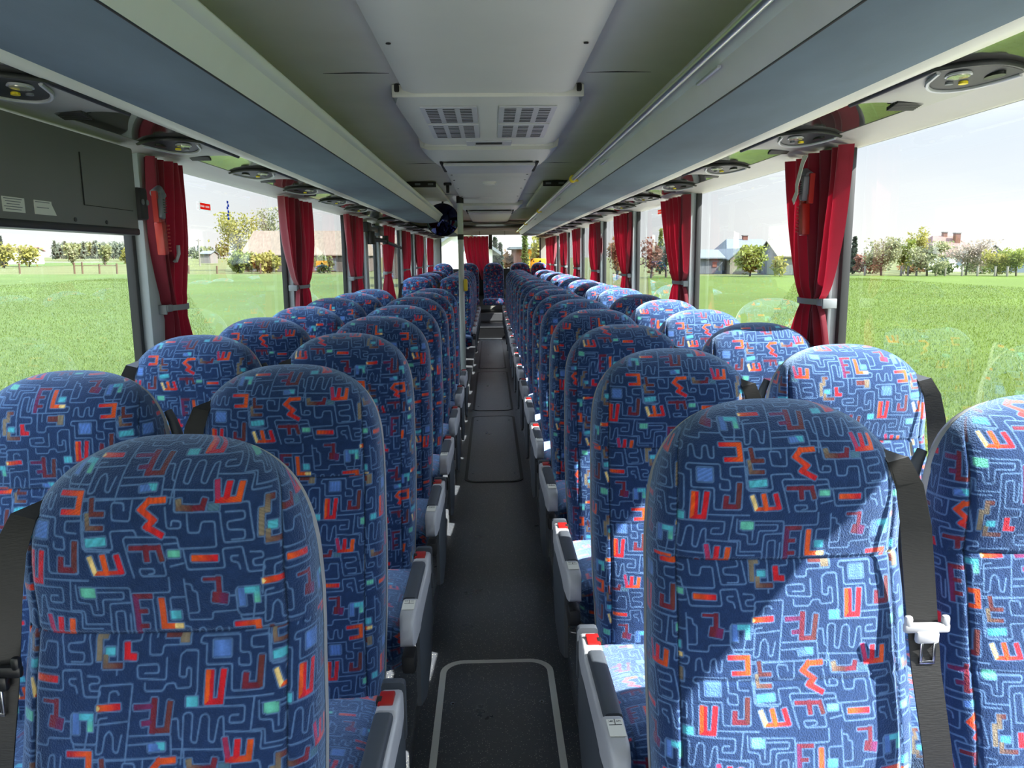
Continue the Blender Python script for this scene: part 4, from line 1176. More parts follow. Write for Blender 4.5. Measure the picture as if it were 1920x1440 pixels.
S('D', 26, (562, 292), (710, 292), **U); S('D', 30, (640, 292), (645, 350), **U); S('DN', 28, (708, 292), (724, 350), **U)
S('G', 36, (775, 325), (805, 325), **U); S('OR', 34, (900, 350), (1008, 352), **U)
S('G', 52, (337, 480), (354, 480)); S('D', 18, (975, 414), (1048, 414)); S('D', 28, (1050, 414), (1048, 480)); S('DP', 62, (1038, 518), (1060, 522))
S('B', 36, (1165, 488), (1165, 556)); S('C', 34, (1196, 485), (1244, 485)); S('CG', 30, (1244, 485), (1244, 545))
S('OR', 34, (360, 1152), (452, 1146)); S('Y', 30, (352, 1153), (358, 1153))
S('P', 30, (594, 502), (594, 712)); S('D', 28, (594, 500), (672, 500)); S('D', 26, (600, 585), (638, 585)); S('D', 26, (600, 668), (638, 668))
S('O', 32, (732, 528), (732, 670)); S('O', 30, (732, 672), (780, 672)); S('Y', 28, (796, 672), (824, 672)); S('C', 48, (798, 610), (806, 610))
S('N', 46, (730, 780), (770, 780)); S('W', 50, (812, 774), (812, 806))
S('R', 34, (497, 838), (499, 895), (534, 897)); S('B', 84, (1010, 865), (1020, 865))
S('RO', 28, (1128, 674), (1238, 672)); S('O', 32, (1238, 674), (1238, 766)); S('OR', 28, (1238, 768), (1152, 770))
S('O', 30, (945, 985), (938, 1130)); S('R', 26, (962, 985), (955, 1130)); S('R', 32, (1025, 985), (1008, 1130)); S('R', 30, (940, 1132), (1005, 1132))
S('D', 32, (1145, 1010), (1140, 1062), (1205, 1064)); S('N', 32, (1226, 930), (1218, 1060))
S('P', 28, (555, 1150), (640, 1146)); S('D', 32, (654, 1120), (642, 1270)); S('P', 28, (596, 1232), (634, 1228)); S('DN', 28, (642, 1270), (722, 1268)); S('N', 30, (738, 1135), (720, 1262))
S('C', 50, (850, 1128), (862, 1128)); S('B', 40, (640, 1355), (668, 1352)); S('C', 40, (680, 1350), (690, 1350))
S('G', 50, (1264, 1185), (1280, 1185))
S('K', 28, (1034, 1330), (1050, 1424)); S('R', 32, (1100, 1345), (1094, 1424)); S('O', 32, (1168, 1352), (1160, 1424)); S('RO', 30, (1050, 1430), (1160, 1430))
Ln((275, 435), (275, 530), (345, 540), (350, 605), (410, 605), (415, 515), (530, 515), (535, 475), (380, 475)); Ln((378, 500), (378, 575))
Ln((290, 447), (570, 452), (572, 730)); Ln((445, 655), (450, 540), (570, 535)); Ln((305, 655), (445, 655), (445, 985)); Ln((305, 655), (305, 580), (240, 580))
Ln((475, 760), (475, 585), (525, 580), (525, 715), (550, 720), (555, 600)); Ln((475, 760), (575, 765), (575, 815), (520, 820))
Ln((572, 730), (690, 730), (870, 725), (880, 680), (840, 672)); Ln((575, 485), (785, 480), (785, 400)); Ln((685, 485), (685, 730))
Ln((780, 580), (780, 510), (865, 508)); Ln((865, 410), (870, 560), (870, 640), (1000, 640), (1000, 600), (1135, 595))
Ln((870, 435), (905, 440), (905, 475), (930, 480), (930, 600), (870, 603))
Ln((915, 760), (920, 690), (950, 680), (960, 760), (1000, 770), (1010, 690), (1040, 680), (1045, 760), (1075, 765), (1080, 690))
Ln((1150, 465), (1135, 480), (1135, 600), (1150, 625), (1280, 625), (1290, 495), (1335, 490)); Ln((1090, 510), (1135, 510)); Ln((1150, 630), (1155, 650), (1245, 650))
Ln((930, 840), (895, 835), (905, 800), (1110, 798), (1110, 890), (1165, 895), (1170, 960), (1105, 955), (1105, 920))
Ln((930, 840), (930, 945), (1070, 945), (1070, 1082), (1240, 1085), (1245, 920)); Ln((1235, 875), (1170, 870), (1170, 815), (1270, 810), (1280, 965), (1415, 970))
Ln((620, 735), (620, 890), (690, 890), (695, 842), (845, 840), (845, 755), (705, 752)); Ln((660, 740), (660, 800))
Ln((600, 980), (675, 980), (670, 935), (555, 940), (560, 1005), (715, 1015), (715, 905))
Ln((820, 870), (790, 890), (785, 1000), (825, 1005), (825, 955), (850, 960), (850, 1055), (770, 1060), (765, 1030), (715, 1035), (700, 1070), (600, 1070), (600, 1030)); Ln((820, 870), (885, 870), (885, 1070), (875, 1100))
Ln((335, 1220), (355, 1040), (535, 1030), (495, 1420)); Ln((405, 1125), (410, 1070), (450, 1065), (460, 1085))
Ln((270, 1380), (295, 1240), (505, 1220)); Ln((350, 1235), (335, 1385), (370, 1380), (385, 1290), (410, 1265), (430, 1300), (430, 1370), (455, 1380), (475, 1290))
Ln((320, 1422), (745, 1402)); Ln((520, 1295), (740, 1290), (745, 1415)); Ln((515, 1340), (615, 1335))
Ln((745, 1215), (780, 1210), (785, 1310), (805, 1320)); Ln((803, 1370), (810, 1190), (840, 1180), (860, 1190), (850, 1330), (880, 1340), (905, 1200), (935, 1190), (950, 1210), (945, 1330), (975, 1340), (1000, 1215), (1025, 1205), (1030, 1370))
Ln((750, 1365), (1020, 1375)); Ln((800, 1370), (795, 1440)); Ln((885, 1155), (1140, 1160), (1135, 1245), (1055, 1245), (1060, 1205), (1105, 1205))
Ln((1025, 1115), (1290, 1120)); Ln((1190, 1120), (1170, 1285)); Ln((1030, 1285), (1230, 1300), (1220, 1390), (1335, 1390))
Ln((285, 40), (300, 295), (465, 300), (450, 205), (580, 200), (595, 235), **U); Ln((285, 40), (780, 38), **U)
Ln((520, 100), (515, 62), (455, 60), (450, 75), (460, 150), (555, 155), (560, 50), **U)
Ln((535, 235), (810, 240), (820, 300), (1020, 295), (1010, 165), (940, 165), (930, 220), (870, 220), (860, 120), **U); Ln((535, 235), (520, 245), (570, 445), **U)
Ln((650, 430), (685, 425), (680, 400), (600, 400), (610, 440), (745, 440), (725, 300), **U); Ln((740, 275), (810, 270), **U)
Ln((740, 90), (755, 195), (830, 195), (830, 160), (780, 155), (778, 180), **U); Ln((780, 0), (790, 115), (1035, 115), (1060, 275), (1220, 270), (1185, 75), (1045, 78), **U)
Ln((1065, 120), (1165, 120), (1170, 160), (1075, 170), (1080, 210), (1170, 215), (1170, 260), (1100, 262), **U)
Ln((840, 300), (860, 410), (1060, 405), (1050, 305), (1155, 300), (1180, 435), (1265, 435), (1270, 405), (1210, 405), (1205, 370), (1265, 365), (1260, 335), (1195, 330), **U)
Ln((1130, 345), (1090, 345), (1095, 375), (1130, 380), (1140, 415), **U); Ln((770, 390), (840, 375), **U)

def make_tile():
    nx, ny = int(TW / TS), int(TH / TS)
    X0, Y0 = 300.0, 435.0
    ld = np.full((ny, nx), 1e3); md = np.full((ny, nx), 1e3)
    mc = np.zeros((ny, nx, 3))
    shifts = [(i * TW, i * TH / 2 + j * TH) for i in (-2, -1, 0, 1, 2) for j in (-2, -1, 0, 1, 2)]
    def seg(a, b, reach, fn, box=0):
        for sx, sy in shifts:
            ax, ay, bx, by = a[0] + sx - X0, a[1] + sy - Y0, b[0] + sx - X0, b[1] + sy - Y0
            x0, x1 = min(ax, bx) - reach, max(ax, bx) + reach
            y0, y1 = min(ay, by) - reach, max(ay, by) + reach
            i0, i1 = max(0, int(x0 / TS)), min(nx, int(x1 / TS) + 2)
            j0, j1 = max(0, int(y0 / TS)), min(ny, int(y1 / TS) + 2)
            if i0 >= i1 or j0 >= j1: continue
            gx, gy = np.meshgrid((np.arange(i0, i1) + .5) * TS, (np.arange(j0, j1) + .5) * TS)
            dx, dy = bx - ax, by - ay
            t = np.clip(((gx - ax) * dx + (gy - ay) * dy) / (dx * dx + dy * dy + 1e-9), 0, 1)
            d = np.hypot(gx - ax - t * dx, gy - ay - t * dy)
            if box: 
                ll = math.hypot(dx, dy) + 1e-9
                al = ((gx - ax) * dx + (gy - ay) * dy) / ll; pe = np.abs((gx - ax) * dy - (gy - ay) * dx) / ll
                qx = np.abs(al - ll / 2) - ll / 2 - box + 4; qy = pe - box + 4
                d = np.hypot(np.maximum(qx, 0), np.maximum(qy, 0)) + np.minimum(np.maximum(qx, qy), 0) - 4 + box
            fn(slice(j0, j1), slice(i0, i1), d, t)
    def soft(pl, r=13.0):
        P = [np.array(q, float) for q in pl]; o = [P[0]]
        for a, b, c in zip(P[:-2], P[1:-1], P[2:]):
            u, v = a - b, c - b; lu, lv = np.hypot(*u), np.hypot(*v); q = min(r, 0.45 * lu, 0.45 * lv)
            m, n = b + u / lu * q, b + v / lv * q
            o += [m, 0.25 * m + 0.5 * b + 0.25 * n, n]
        return o + [P[-1]]
    for pl in map(soft, lines):
        for a, b in zip(pl[:-1], pl[1:]):
            def fl(j, i, d, t): ld[j, i] = np.minimum(ld[j, i], d)
            seg(a, b, 16, fl)
    for c0, c1, w, pl in strokes:
        n = len(pl) - 1
        for k in range(n):
            def fm(j, i, d, t, k=k):
                dd = d - w / 2
                tt = ((k + t) / n)[..., None]
                col = PAL[c0] * (1 - tt) + PAL[c1] * tt
                sel = dd < md[j, i]
                md[j, i] = np.where(sel, dd, md[j, i])
                mc[j, i] = np.where(sel[..., None], col, mc[j, i])
            seg(pl[k], pl[k + 1], w / 2 + 16, fm, w / 2)
    sm = lambda a, b, x: np.clip((x - a) / (b - a), 0, 1)
    ln = 1 - sm(2.2, 6.6, ld)
    halo = (1 - sm(1.8, 5.0, np.abs(md - 5.0))) * 0.85
    ins = 1 - sm(-2.5, 2.0, md)
    l2 = np.maximum(ln * (md > 3), halo)[..., None]
    img = NAVY * (1 - l2) + LINE * l2
    stripe = 1 + 0.22 * np.sin(np.arange(nx) * 2.1)[None, :, None] * np.ones((ny, 1, 1))
    img = img * (1 - ins[..., None]) + mc * stripe * ins[..., None]
    return img
TILE = make_tile()

def sample(u, v):
    """u to the right, v downwards, in metres -> linear colour"""
    ny, nx, _ = TILE.shape
    x = np.asarray(u) / MET / TS; y = np.asarray(v) / MET / TS
    k = np.floor(x / nx)
    x = x - k * nx; y = (y - k * (ny / 2)) % ny
    i0 = np.floor(x - .5).astype(int); j0 = np.floor(y - .5).astype(int)
    fx = (x - .5 - i0)[..., None]; fy = (y - .5 - j0)[..., None]
    def g(j, i):
        i = i.copy(); j = j.copy()
        lo = i < 0; hi = i >= nx
        j = j + np.where(lo, ny // 2, 0) - np.where(hi, ny // 2, 0)
        return TILE[j % ny, i % nx]
    return (g(j0, i0) * (1 - fx) * (1 - fy) + g(j0, i0 + 1) * fx * (1 - fy) + g(j0 + 1, i0) * (1 - fx) * fy + g(j0 + 1, i0 + 1) * fx * fy)

def np_mesh(name, V, colors=None, closed=False, material=None):
    """V: (R,C,3) grid of points -> smooth quad mesh with point colours"""
    R, C, _ = V.shape
    idx = np.arange(R * C).reshape(R, C)
    a = idx[:-1, :-1]; b = idx[:-1, 1:]; c = idx[1:, 1:]; d = idx[1:, :-1]
    q = np.stack([a, b, c, d], -1).reshape(-1, 4)
    me = bpy.data.meshes.new(name)
    me.vertices.add(R * C); me.vertices.foreach_set('co', V.reshape(-1).astype(np.float32))
    me.loops.add(q.size); me.loops.foreach_set('vertex_index', q.reshape(-1).astype(np.int32))
    me.polygons.add(len(q)); me.polygons.foreach_set('loop_start', (np.arange(len(q)) * 4).astype(np.int32))
    me.polygons.foreach_set('use_smooth', np.ones(len(q), dtype=bool))
    me.update(calc_edges=True)
    if colors is not None:
        at = me.color_attributes.new('pattern', 'FLOAT_COLOR', 'POINT')
        rgba = np.ones((R * C, 4), np.float32); rgba[:, :3] = colors.reshape(-1, 3)
        at.data.foreach_set('color', rgba.reshape(-1))
    if material: me.materials.append(material)
    return me

BW, BZ0, BZ1 = 0.2125, 0.40, 1.167       # half width, bottom, top of a backrest
RECL = math.tan(math.radians(9.5))
def half_width(z):
    z = np.asarray(z, float)
    base = BW - 0.010 * np.clip((z - 0.75) / 0.4, 0, 1) - 0.012 * np.clip((0.62 - z) / 0.22, 0, 1)
    h0 = 0.985
    t = np.clip((z - h0) / (BZ1 - h0), 0, 1)
    return base * np.maximum(1 - t ** 2.5, 0) ** (1 / 2.5)
def back_y(z):
    """the curve of the backrest front along the height"""
    z = np.asarray(z, float)
    return RECL * (z - 0.45) - 0.018 * np.exp(-((z - 0.62) / 0.12) ** 2) + 0.010 * np.exp(-((z - 0.93) / 0.05) ** 2) - 0.012 * np.exp(-((z - 1.06) / 0.09) ** 2)

mesh_cache = {}
def backrest_mesh(step, var):
    key = ('back', step, var)
    if key in mesh_cache: return mesh_cache[key]
    # rows along the height, closer together near the crown
    zs = [BZ0]
    while zs[-1] < BZ1 - 1e-4:
        z = zs[-1]
        t = max(0.0, (z - 0.985) / (BZ1 - 0.985))
        zs.append(z + step * max(0.06, (1 - t ** 2.2) ** 0.9))
    zs = np.array(zs[:-1] + [BZ1 - 1e-5])
    hw = half_width(zs)
    tt = np.clip((zs - 1.06) / (BZ1 - 1.06), 0, 1)
    dep = 0.092 * np.maximum(1 - tt ** 2.6, 0) ** (1 / 2.0)
    dep = np.maximum(dep, 0.0)
    C = max(24, int(0.60 / step))
    th = np.linspace(0, PI, 400)
    n = 3.6
    px = np.sign(np.cos(th)) * np.abs(np.cos(th)) ** (2 / n); py = np.abs(np.sin(th)) ** (2 / n)
    px, py = -px, py
    V = np.zeros((len(zs), C, 3)); Uc = np.zeros((len(zs), C))
    for r in range(len(zs)):
        x = px * hw[r]; y = -py * dep[r]
        s = np.concatenate([[0], np.cumsum(np.hypot(np.diff(x), np.diff(y)))])
        q = np.linspace(0, s[-1], C)
        V[r, :, 0] = np.interp(q, s, x); V[r, :, 1] = np.interp(q, s, y)
        Uc[r] = q - s[-1] / 2
    V[:, :, 1] += (back_y(zs) + 0.092)[:, None] - 0.0
    V[:, :, 2] = zs[:, None]
    ym = V[:, C // 2, 1]
    vv = np.concatenate([[0], np.cumsum(np.hypot(np.diff(ym), np.diff(zs)))])
    Vc = np.repeat((vv[-1] - vv)[:, None], C, 1)
    offs = [(0.065, 0.140), (0.137, 0.23), (0.043, 0.140), (0.075, 0.31)][var]
    us = 0.176                                  # stitched seam down either side
    head = zs[:, None] > 0.928
    side = np.abs(Uc) > us
    du = offs[0] + np.where(side, 0.11, 0) + np.where(head, 0.008, 0)
    dv = offs[1] + np.where(side, 0.17, 0) + np.where(head, -0.018, 0)
    col = sample(Uc + du + 0.5, Vc + dv)
    seam = np.exp(-((np.abs(Uc) - us) / 0.0016) ** 2) * (zs[:, None] < 1.13)
    hs = np.exp(-((zs[:, None] - 0.928) / 0.0013) ** 2) * (np.abs(Uc) < us)
    lum = np.exp(-((zs[:, None] - 0.745) / 0.0011) ** 2) * (np.abs(Uc) < us) * 0.7
    col = col * (1 - np.clip(0.7 * seam + 0.5 * hs + 0.5 * lum, 0, 1))[..., None]
    groove = 0.0035 * (np.exp(-((np.abs(Uc) - us) / 0.004) ** 2) * (zs[:, None] < 1.13) + np.exp(-((zs[:, None] - 0.928) / 0.004) ** 2) + 0.6 * np.exp(-((zs[:, None] - 0.745) / 0.004) ** 2))
    V[:, :, 1] += groove * (np.abs(Uc) < 0.2)
    mesh_cache[key] = np_mesh('backrest', V, col, material=M['fabric'])
    return mesh_cache[key]

def cushion_mesh(step, var):
    key = ('cush', step, var)
    if key in mesh_cache: return mesh_cache[key]
    # path from under the backrest forward over the front edge and down (y, z)
    path = [(0.05, 0.445), (-0.10, 0.455), (-0.25, 0.468), (-0.36, 0.474), (-0.405, 0.468), (-0.435, 0.448), (-0.447, 0.415), (-0.44, 0.37), (-0.42, 0.335)]
    P = np.array(path); s = np.concatenate([[0], np.cumsum(np.hypot(*np.diff(P, axis=0).T))])
    q = np.linspace(0, s[-1], max(14, int(s[-1] / step)))
    y = np.interp(q, s, P[:, 0]); z = np.interp(q, s, P[:, 1])
    k = np.ones(5) / 5
    if len(y) > 40:
        for _ in range(2):
            y[3:-3] = np.convolve(y, k, 'same')[3:-3]; z[3:-3] = np.convolve(z, k, 'same')[3:-3]
    hwx, drop, n = 0.224, 0.075, 4.2
    th = np.linspace(0, PI, 300)
    px = -np.sign(np.cos(th)) * np.abs(np.cos(th)) ** (2 / n) * hwx; pz = np.abs(np.sin(th)) ** (2 / n) * drop
    ss = np.concatenate([[0], np.cumsum(np.hypot(np.diff(px), np.diff(pz)))])
    C = max(18, int(ss[-1] / step))
    qq = np.linspace(0, ss[-1], C)
    cx = np.interp(qq, ss, px); cz = np.interp(qq, ss, pz) - drop
    ty = np.gradient(y); tz = np.gradient(z); ln = np.hypot(ty, tz)
    ny, nz = tz / ln, -ty / ln
    R = len(y)
    V = np.zeros((R, C, 3))
    V[:, :, 0] = cx[None]; V[:, :, 1] = y[:, None] + ny[:, None] * cz[None]; V[:, :, 2] = z[:, None] + nz[:, None] * cz[None]
    Uc = np.repeat((qq - ss[-1] / 2)[None], R, 0); Vc = np.repeat(q[:, None], C, 1)
    col = sample(Uc + 0.5 + 0.09 * var, Vc + 0.21 + 0.1 * var)
    seam = np.exp(-((np.abs(Uc) - 0.196) / 0.002) ** 2)
    col = col * (1 - 0.6 * seam)[..., None]
    mesh_cache[key] = np_mesh('cushion', V, col, material=M['fabric'])
    return mesh_cache[key]

def shell_mesh():
    if 'shell' in mesh_cache: return mesh_cache['shell']
    zs = np.concatenate([np.linspace(0.36, 1.0, 14), np.linspace(1.02, BZ1 - 0.012, 16)])
    rows = []
    for z in zs:
        w = max(0.01, float(half_width(min(z + 0.004, BZ1 - 1e-4))) + 0.001)
        y = float(back_y(z)) + 0.092
        t = max(0, (z - 1.08) / (BZ1 - 1.08))
        d = 0.055 * (1 - t ** 2) ** 0.5 + 0.004
        rows.append([(-w, y - 0.004, z), (-w - 0.001, y + 0.012, z), (-w + 0.02, y + d * 0.8, z), (-w * 0.5, y + d, z), (w * 0.5, y + d, z), (w - 0.02, y + d * 0.8, z), (w + 0.001, y + 0.012, z), (w, y - 0.004, z)])
    mb = MB(); mb.grid(rows, M['shell'])
    mesh_cache['shell'] = mb.mesh('back_shell', 60)
    return mesh_cache['shell']

def base_mesh():
    if 'base' in mesh_cache: return mesh_cache['base']
    mb = MB()
    mb.box((0, -0.19, 0.365), (0.36, 0.42, 0.06), M['blackgloss'], 0.015)
    mb.box((0, -0.20, 0.185), (0.07, 0.30, 0.30), M['dgrey'], 0.01)
    mb.box((0, -0.19, 0.015), (0.11, 0.40, 0.03), M['dgrey'], 0.008)
    mesh_cache['base'] = mb.mesh('pedestal')
    return mesh_cache['base']

# armrest: side = +1 when the aisle lies at +x
AX = 0.255
ARM_T = -0.4
def arm_rot(s): return Matrix.Rotation(math.radians(-5.0), 4, 'X')
ARM_O = Vector((0, -0.165, 0.566))     # rear hinge
def arm_pt(p, s):
    q = Matrix.Rotation(math.radians(ARM_T), 4, 'X') @ Vector((0, p[1], p[2]))
    return Vector((s * (AX + p[0]), ARM_O.y + q.y, ARM_O.z + q.z))
def arm_piece(name, s, secs, m, bev=None):
    """secs: list of (y, x0, x1, z0, z1) sections, rounded top"""
    key = (name, s)
    if key in mesh_cache: return mesh_cache[key]
    rows = []
    for (y, x0, x1, z0, z1) in secs:
        r = min(0.008, (x1 - x0) * 0.3)
        prof = [(x0, z0), (x0, z1 - r), (x0 + r * 0.3, z1 - r * 0.3), (x0 + r, z1), (x1 - r, z1), (x1 - r * 0.3, z1 - r * 0.3), (x1, z1 - r), (x1, z0)]
        rows.append([arm_pt((px, y, pz), s) for px, pz in prof])
    mb = MB(); mb.grid(rows, m, closed=True)
    n = 8
    mb.f.append(tuple(range(n))); mb.m.append(0)
    b = n * (len(rows) - 1)
    mb.f.append(tuple(b + k for k in range(n - 1, -1, -1))); mb.m.append(0)
    mesh_cache[key] = mb.mesh(name, 50)
    return mesh_cache[key]

def digits_mesh(txt, size):
    cu = bpy.data.curves.new('t', 'FONT'); cu.body = txt; cu.size = size; cu.align_x = 'CENTER'; cu.align_y = 'CENTER'
    o = bpy.data.objects.new('t', cu); COL.objects.link(o)
    bpy.context.view_layer.update()
    me = bpy.data.meshes.new_from_object(o.evaluated_get(bpy.context.evaluated_depsgraph_get()))
    bpy.data.objects.remove(o); bpy.data.curves.remove(cu)
    return me

def make_armrest(root, s, nums):
    body = link('armrest', arm_piece('armrest', s, [(0.0, -0.016, 0.024, -0.05, -0.012), (-0.012, -0.018, 0.025, -0.055, 0.006), (-0.05, -0.018, 0.025, -0.06, 0.012), (-0.095, -0.018, 0.025, -0.065, 0.014),
        (-0.10, -0.016, 0.025, -0.065, 0.0), (-0.34, -0.016, 0.023, -0.065, 0.0), (-0.345, -0.018, 0.023, -0.065, 0.016), (-0.42, -0.017, 0.021, -0.06, 0.016), (-0.448, -0.014, 0.018, -0.055, 0.006), (-0.455, -0.012, 0.016, -0.045, -0.012)], M['lgrey']), root)
    link('armrest_pad', arm_piece('armrest_pad', s, [(-0.102, -0.019, 0.017, -0.03, 0.014), (-0.20, -0.019, 0.016, -0.03, 0.017), (-0.338, -0.019, 0.015, -0.03, 0.017)], M['dgrey']), body)
    link('hinge_cover', arm_piece('hinge_cover', s, [(0.055, -0.016, 0.018, -0.09, -0.040), (0.045, -0.018, 0.024, -0.10, -0.005), (0.02, -0.020, 0.027, -0.11, 0.012), (0.002, -0.020, 0.027, -0.11, 0.012)], M['dgrey']), body)
    if ('latch', s) not in mesh_cache:
        mb = MB()
        R = Matrix.Rotation(math.radians(ARM_T), 3, 'X')
        mb.box(arm_pt((-0.001, -0.056, 0.0125), s), (0.029, 0.046, 0.010), M['red'], 0.003, R)
        mb.box(arm_pt((-0.014, -0.062, 0.0128), s), (0.010, 0.018, 0.0108), M['black'], 0.001, R)
        mesh_cache[('latch', s)] = mb.mesh('red_latch')
    tag(link('red_latch', mesh_cache[('latch', s)], body), 'red push latch with a black notch')
    link('side_cover', arm_piece('side_cover', s, [(0.02, 0.012, 0.022, -0.24, -0.06), (-0.10, 0.012, 0.026, -0.28, -0.055), (-0.25, 0.012, 0.026, -0.30, -0.055), (-0.36, 0.012, 0.022, -0.26, -0.06)], M['dgrey']), body)
    if ('lever', s) not in mesh_cache:
        mb = MB(); mb.box(arm_pt((0.004, -0.425, -0.10), s), (0.032, 0.06, 0.045), M['black'], 0.008)
        mesh_cache[('lever', s)] = mb.mesh('recline_lever')
    link('recline_lever', mesh_cache[('lever', s)], root)
    if nums:
        mb = MB()
        R = Matrix.Rotation(math.radians(ARM_T), 3, 'X')
        mb.box(arm_pt((0.001, -0.383, 0.0178), s), (0.029, 0.050, 0.001), M['paper'], 0, R)
        mb.box(arm_pt((0.001, -0.366, 0.0186), s), (0.0012, 0.016, 0.0006), M['ink'], 0, R)
        mb.box(arm_pt((0.001, -0.3755, 0.0186), s), (0.023, 0.0010, 0.0006), M['ink'], 0, R)
        pl = mb.build('number_plate', body)
        for k, t in enumerate(nums):
            me = digits_mesh(t, 0.011); me.materials.clear(); me.materials.append(M['ink'])
            Mx = Matrix.Translation(arm_pt((0.001 + (-0.007 if k == 0 else 0.007) * s, -0.365, 0.0192), s)) @ Matrix.Rotation(math.radians(ARM_T), 4, 'X') @ Matrix.Rotation(PI / 2, 4, 'Z')
            me.transform(Mx)
            # joined into the plate so it stays one sub-part
            bm = bmesh.new(); bm.from_mesh(pl.data)
            n0 = len(bm.faces)
            bm.from_mesh(me); bm.faces.ensure_lookup_table()
            for f in bm.faces[n0:]: f.material_index = 1
            bm.to_mesh(pl.data); bm.free()

def belt_mesh(s):
    """s = +1 when the aisle lies at +x: the belt hangs at the other shoulder"""
    key = ('belt', s)
    if key in mesh_cache: return mesh_cache[key]
    mb = MB(); o = -s
    X = lambda v: o * v
    yb = lambda z: float(back_y(z))
    # guide loop on the shoulder, then the strap falling down the edge
    pts = [(X(0.168), yb(1.075) + 0.085, 1.075), (X(0.172), yb(1.075) + 0.045, 1.092), (X(0.180), yb(1.07) + 0.020, 1.082), (X(0.188), yb(1.03) + 0.0, 1.045), (X(0.197), yb(0.98) - 0.010, 0.985),
           (X(0.201), yb(0.88) - 0.018, 0.88), (X(0.201), yb(0.77) - 0.024, 0.77), (X(0.206), yb(0.66) - 0.030, 0.66), (X(0.214), yb(0.55) - 0.035, 0.55), (X(0.222), yb(0.47) - 0.04, 0.45)]
    dirs = [(0.95 * o, -0.1, -0.35), (0.9 * o, -0.25, -0.4), (0.85 * o, -0.45, -0.3), (0.8 * o, -0.6, 0), (0.85 * o, -0.5, 0), (0.95 * o, -0.2, 0), (1.0 * o, 0.0, 0), (1.0 * o, 0.05, 0), (1.0 * o, 0.1, 0), (1.0 * o, 0.1, 0)]
    mb.ribbon(pts, dirs, [0.03, 0.034, 0.036, 0.04, 0.044, 0.046, 0.046, 0.046, 0.046, 0.046], M['belt'])
    mesh_cache[key] = mb.mesh('seat_belt', 40)
    mb = MB(); tm = M['lgrey'] if s < 0 else M['blackgloss']
    zc = 0.835 if s < 0 else 0.90; yy = yb(zc) - 0.030; xc = X(0.2015)
    mb.box((xc, yy, zc), (0.072, 0.010, 0.016), tm, 0.004)
    mb.box((xc - 0.029, yy, zc + 0.010), (0.012, 0.010, 0.020), tm, 0.004)
    mb.box((xc + 0.029, yy, zc + 0.010), (0.012, 0.010, 0.020), tm, 0.004)
    mb.box((xc, yy - 0.003, zc - 0.014), (0.036, 0.011, 0.020), tm, 0.004)
    for dx in (-0.010, 0.010): mb.box((xc + dx, yy - 0.008, zc - 0.038), (0.0045, 0.004, 0.034), M['chrome'], 0.001)
    if s > 0: mb.disc((xc + 0.004, yy - 0.006, zc - 0.012), (0, -1, 0), 0.007, 0.003, M['chrome'], 14)
    mb.box((xc, yy - 0.008, zc - 0.053), (0.0245, 0.004, 0.006), M['chrome'], 0.001)
    mesh_cache[('tongue', s)] = mb.mesh('belt_tongue')
    return mesh_cache[key]

def handle_mesh(s):
    key = ('handle', s)
    if key in mesh_cache: return mesh_cache[key]
    mb = MB(); pts = []
    for k in range(13):
        t = k / 12.0
        z = 0.80 + 0.27 * t
        w = float(half_width(z)) + 0.002 + 0.012 * math.sin(PI * t)
        pts.append((s * w, float(back_y(z)) + 0.125, z))
    mb.tube(pts, [0.009 + 0.005 * math.sin(PI * k / 12) for k in range(13)], M['dgrey'], 10)
    mesh_cache[key] = mb.mesh('grab_handle')
    return mesh_cache[key]

def make_seat(x, y, z, s, aisle, step, var, label, group, nums=None, base=True, belt=True, lean=0.0, sx=1.0):
    root = empty('coach_seat', (x, y, z), label, 'seat', group)
    root.scale = (sx, 1, 1)
    bk = link('backrest', backrest_mesh(step, var), root)
    sh = link('back_shell', shell_mesh(), root)
    parts = [bk, sh]
    if step < 0.006 and not aisle: parts.append(link('grab_handle', handle_mesh(s), root))
    link('cushion', cushion_mesh(max(step, 0.003), var % 2), root)
    if belt:
        bm_ = belt_mesh(s)
        b = link('seat_belt', bm_, root); parts.append(b)
        if step < 0.006: link('belt_tongue', mesh_cache[('tongue', s)], b)
    for o in parts:
        if lean:
            o.matrix_local = Matrix.Translation((0, 0, 0.46)) @ Matrix.Rotation(-lean, 4, 'X') @ Matrix.Translation((0, 0, -0.46))
    if base: link('pedestal', base_mesh(), root)
    if aisle: make_armrest(root, s, nums)
    return root

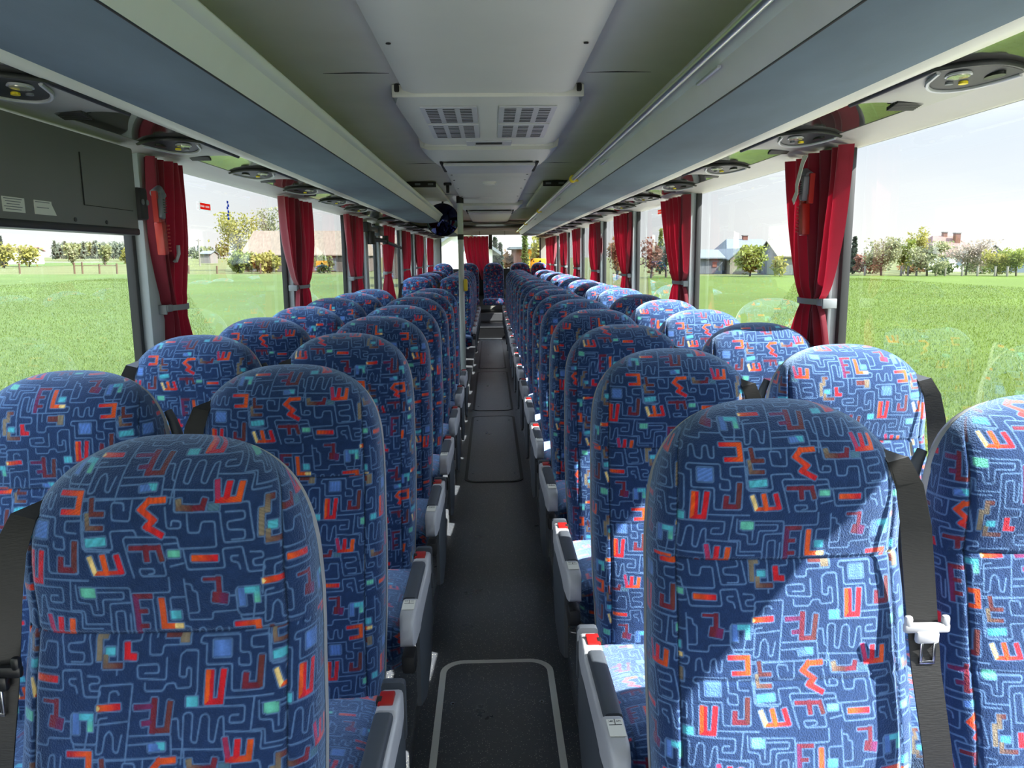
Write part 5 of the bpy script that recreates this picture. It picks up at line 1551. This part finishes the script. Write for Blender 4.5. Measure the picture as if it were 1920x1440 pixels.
def step_for(n): return 0.0016 if n == 0 else 0.0022 if n < 2 else 0.0035 if n < 4 else 0.006 if n < 8 else 0.011
leanR = [0, 0.0, 0.0, -0.035, -0.07, 0.0, -0.03, 0.0, 0.02]
leanL = [0, 0.0, -0.02, -0.02, -0.02, -0.05, -0.02, 0.0]
NR, NL = 18, 8
for n in range(NR):
    yt = 1.245 + 0.72 * n
    st = step_for(n); ln = leanR[n] if n < len(leanR) else random.uniform(-0.03, 0.03)
    num = (str(4 * n + 2), str(4 * n + 1)) if n < 5 else None
    lit = 'half in sunlight' if n < 3 else 'in shade'
    lab = 'blue maze-patterned aisle seat right of the aisle, %s from the front, %s' % (ORD[n], lit)
    make_seat(0.465, yt - 0.185, POD, -1, True, st, [2, 0, 1, 3][n % 4], lab, 'coach seats in the right aisle column', num, lean=ln)
    wl_ = {0: 'sunlit blue window seat cut off at the right edge of the photo', 1: 'sunlit blue window seat beside the nearest right curtain, belt at its right', 2: 'shaded blue window seat partly behind the nearest right curtain'}.get(n)
    wl_ = wl_ or 'blue patterned window seat along the right windows, %s from the front' % ORD[n]
    make_seat(0.938, yt - 0.185 + (0.04 if n == 1 else 0), POD, -1, False, st, [1, 3, 2, 0][n % 4], wl_, 'coach seats along the right windows', lean=0 if n < 3 else random.uniform(-0.03, 0.03))
for n in range(NL):
    yt = 1.045 + 0.712 * n
    num = (str(4 * n + 4), str(4 * n + 3)) if n < 5 else None
    lab = 'blue maze-patterned aisle seat left of the aisle, %s from the front, in shade' % ORD[n]
    make_seat(-0.442 if n == 0 else -0.465, yt - 0.185, POD, 1, True, step_for(n), [0, 2, 1, 3][n % 4], lab, 'coach seats in the left aisle column', num, lean=leanL[n], sx=0.94 if n == 0 else 1.0)
    if n > 0:
        lab = 'blue maze-patterned window seat along the left windows, %s in view from the front' % ORD[n - 1]
        make_seat(-0.935, yt - 0.185 - (0.05 if n == 1 else 0), POD, 1, False, step_for(n), [1, 3, 0, 2][n % 4], lab, 'coach seats along the left windows', lean=leanL[n])
for n in range(6):
    yt = 9.75 + 0.72 * n
    lab = 'blue patterned aisle seat beyond the pole left of the aisle, %s behind the pole' % ORD[n]
    make_seat(-0.465, yt - 0.185, POD, 1, True, 0.011, n % 4, lab, 'coach seats behind the pole, aisle side', lean=random.uniform(-0.03, 0.02))
    lab = 'blue patterned window seat beyond the middle door on the left, %s behind the door' % ORD[n]
    make_seat(-0.935, yt - 0.185, POD, 1, False, 0.011, (n + 2) % 4, lab, 'coach seats behind the middle door, window side', lean=random.uniform(-0.03, 0.02))
for k, (x, d) in enumerate([(-0.98, 'far left end of the rear bench'), (-0.46, 'rear bench before the red rear curtain'), (0.055, 'middle of the rear bench facing the aisle'), (0.60, 'rear bench just right of the aisle'), (1.0, 'right end of the rear bench by the amber box')]):
    make_seat(x, 15.84, 0.185, -1, False, 0.008 if k == 2 else 0.011, k % 4, 'dark blue patterned seat at the ' + d.replace('rear bench before', 'left of the rear bench, before') if 'before' in d else 'dark blue patterned seat at the ' + d, 'seats of the rear bench row', base=False, belt=False, sx=0.84 if k == 4 else 1.0)
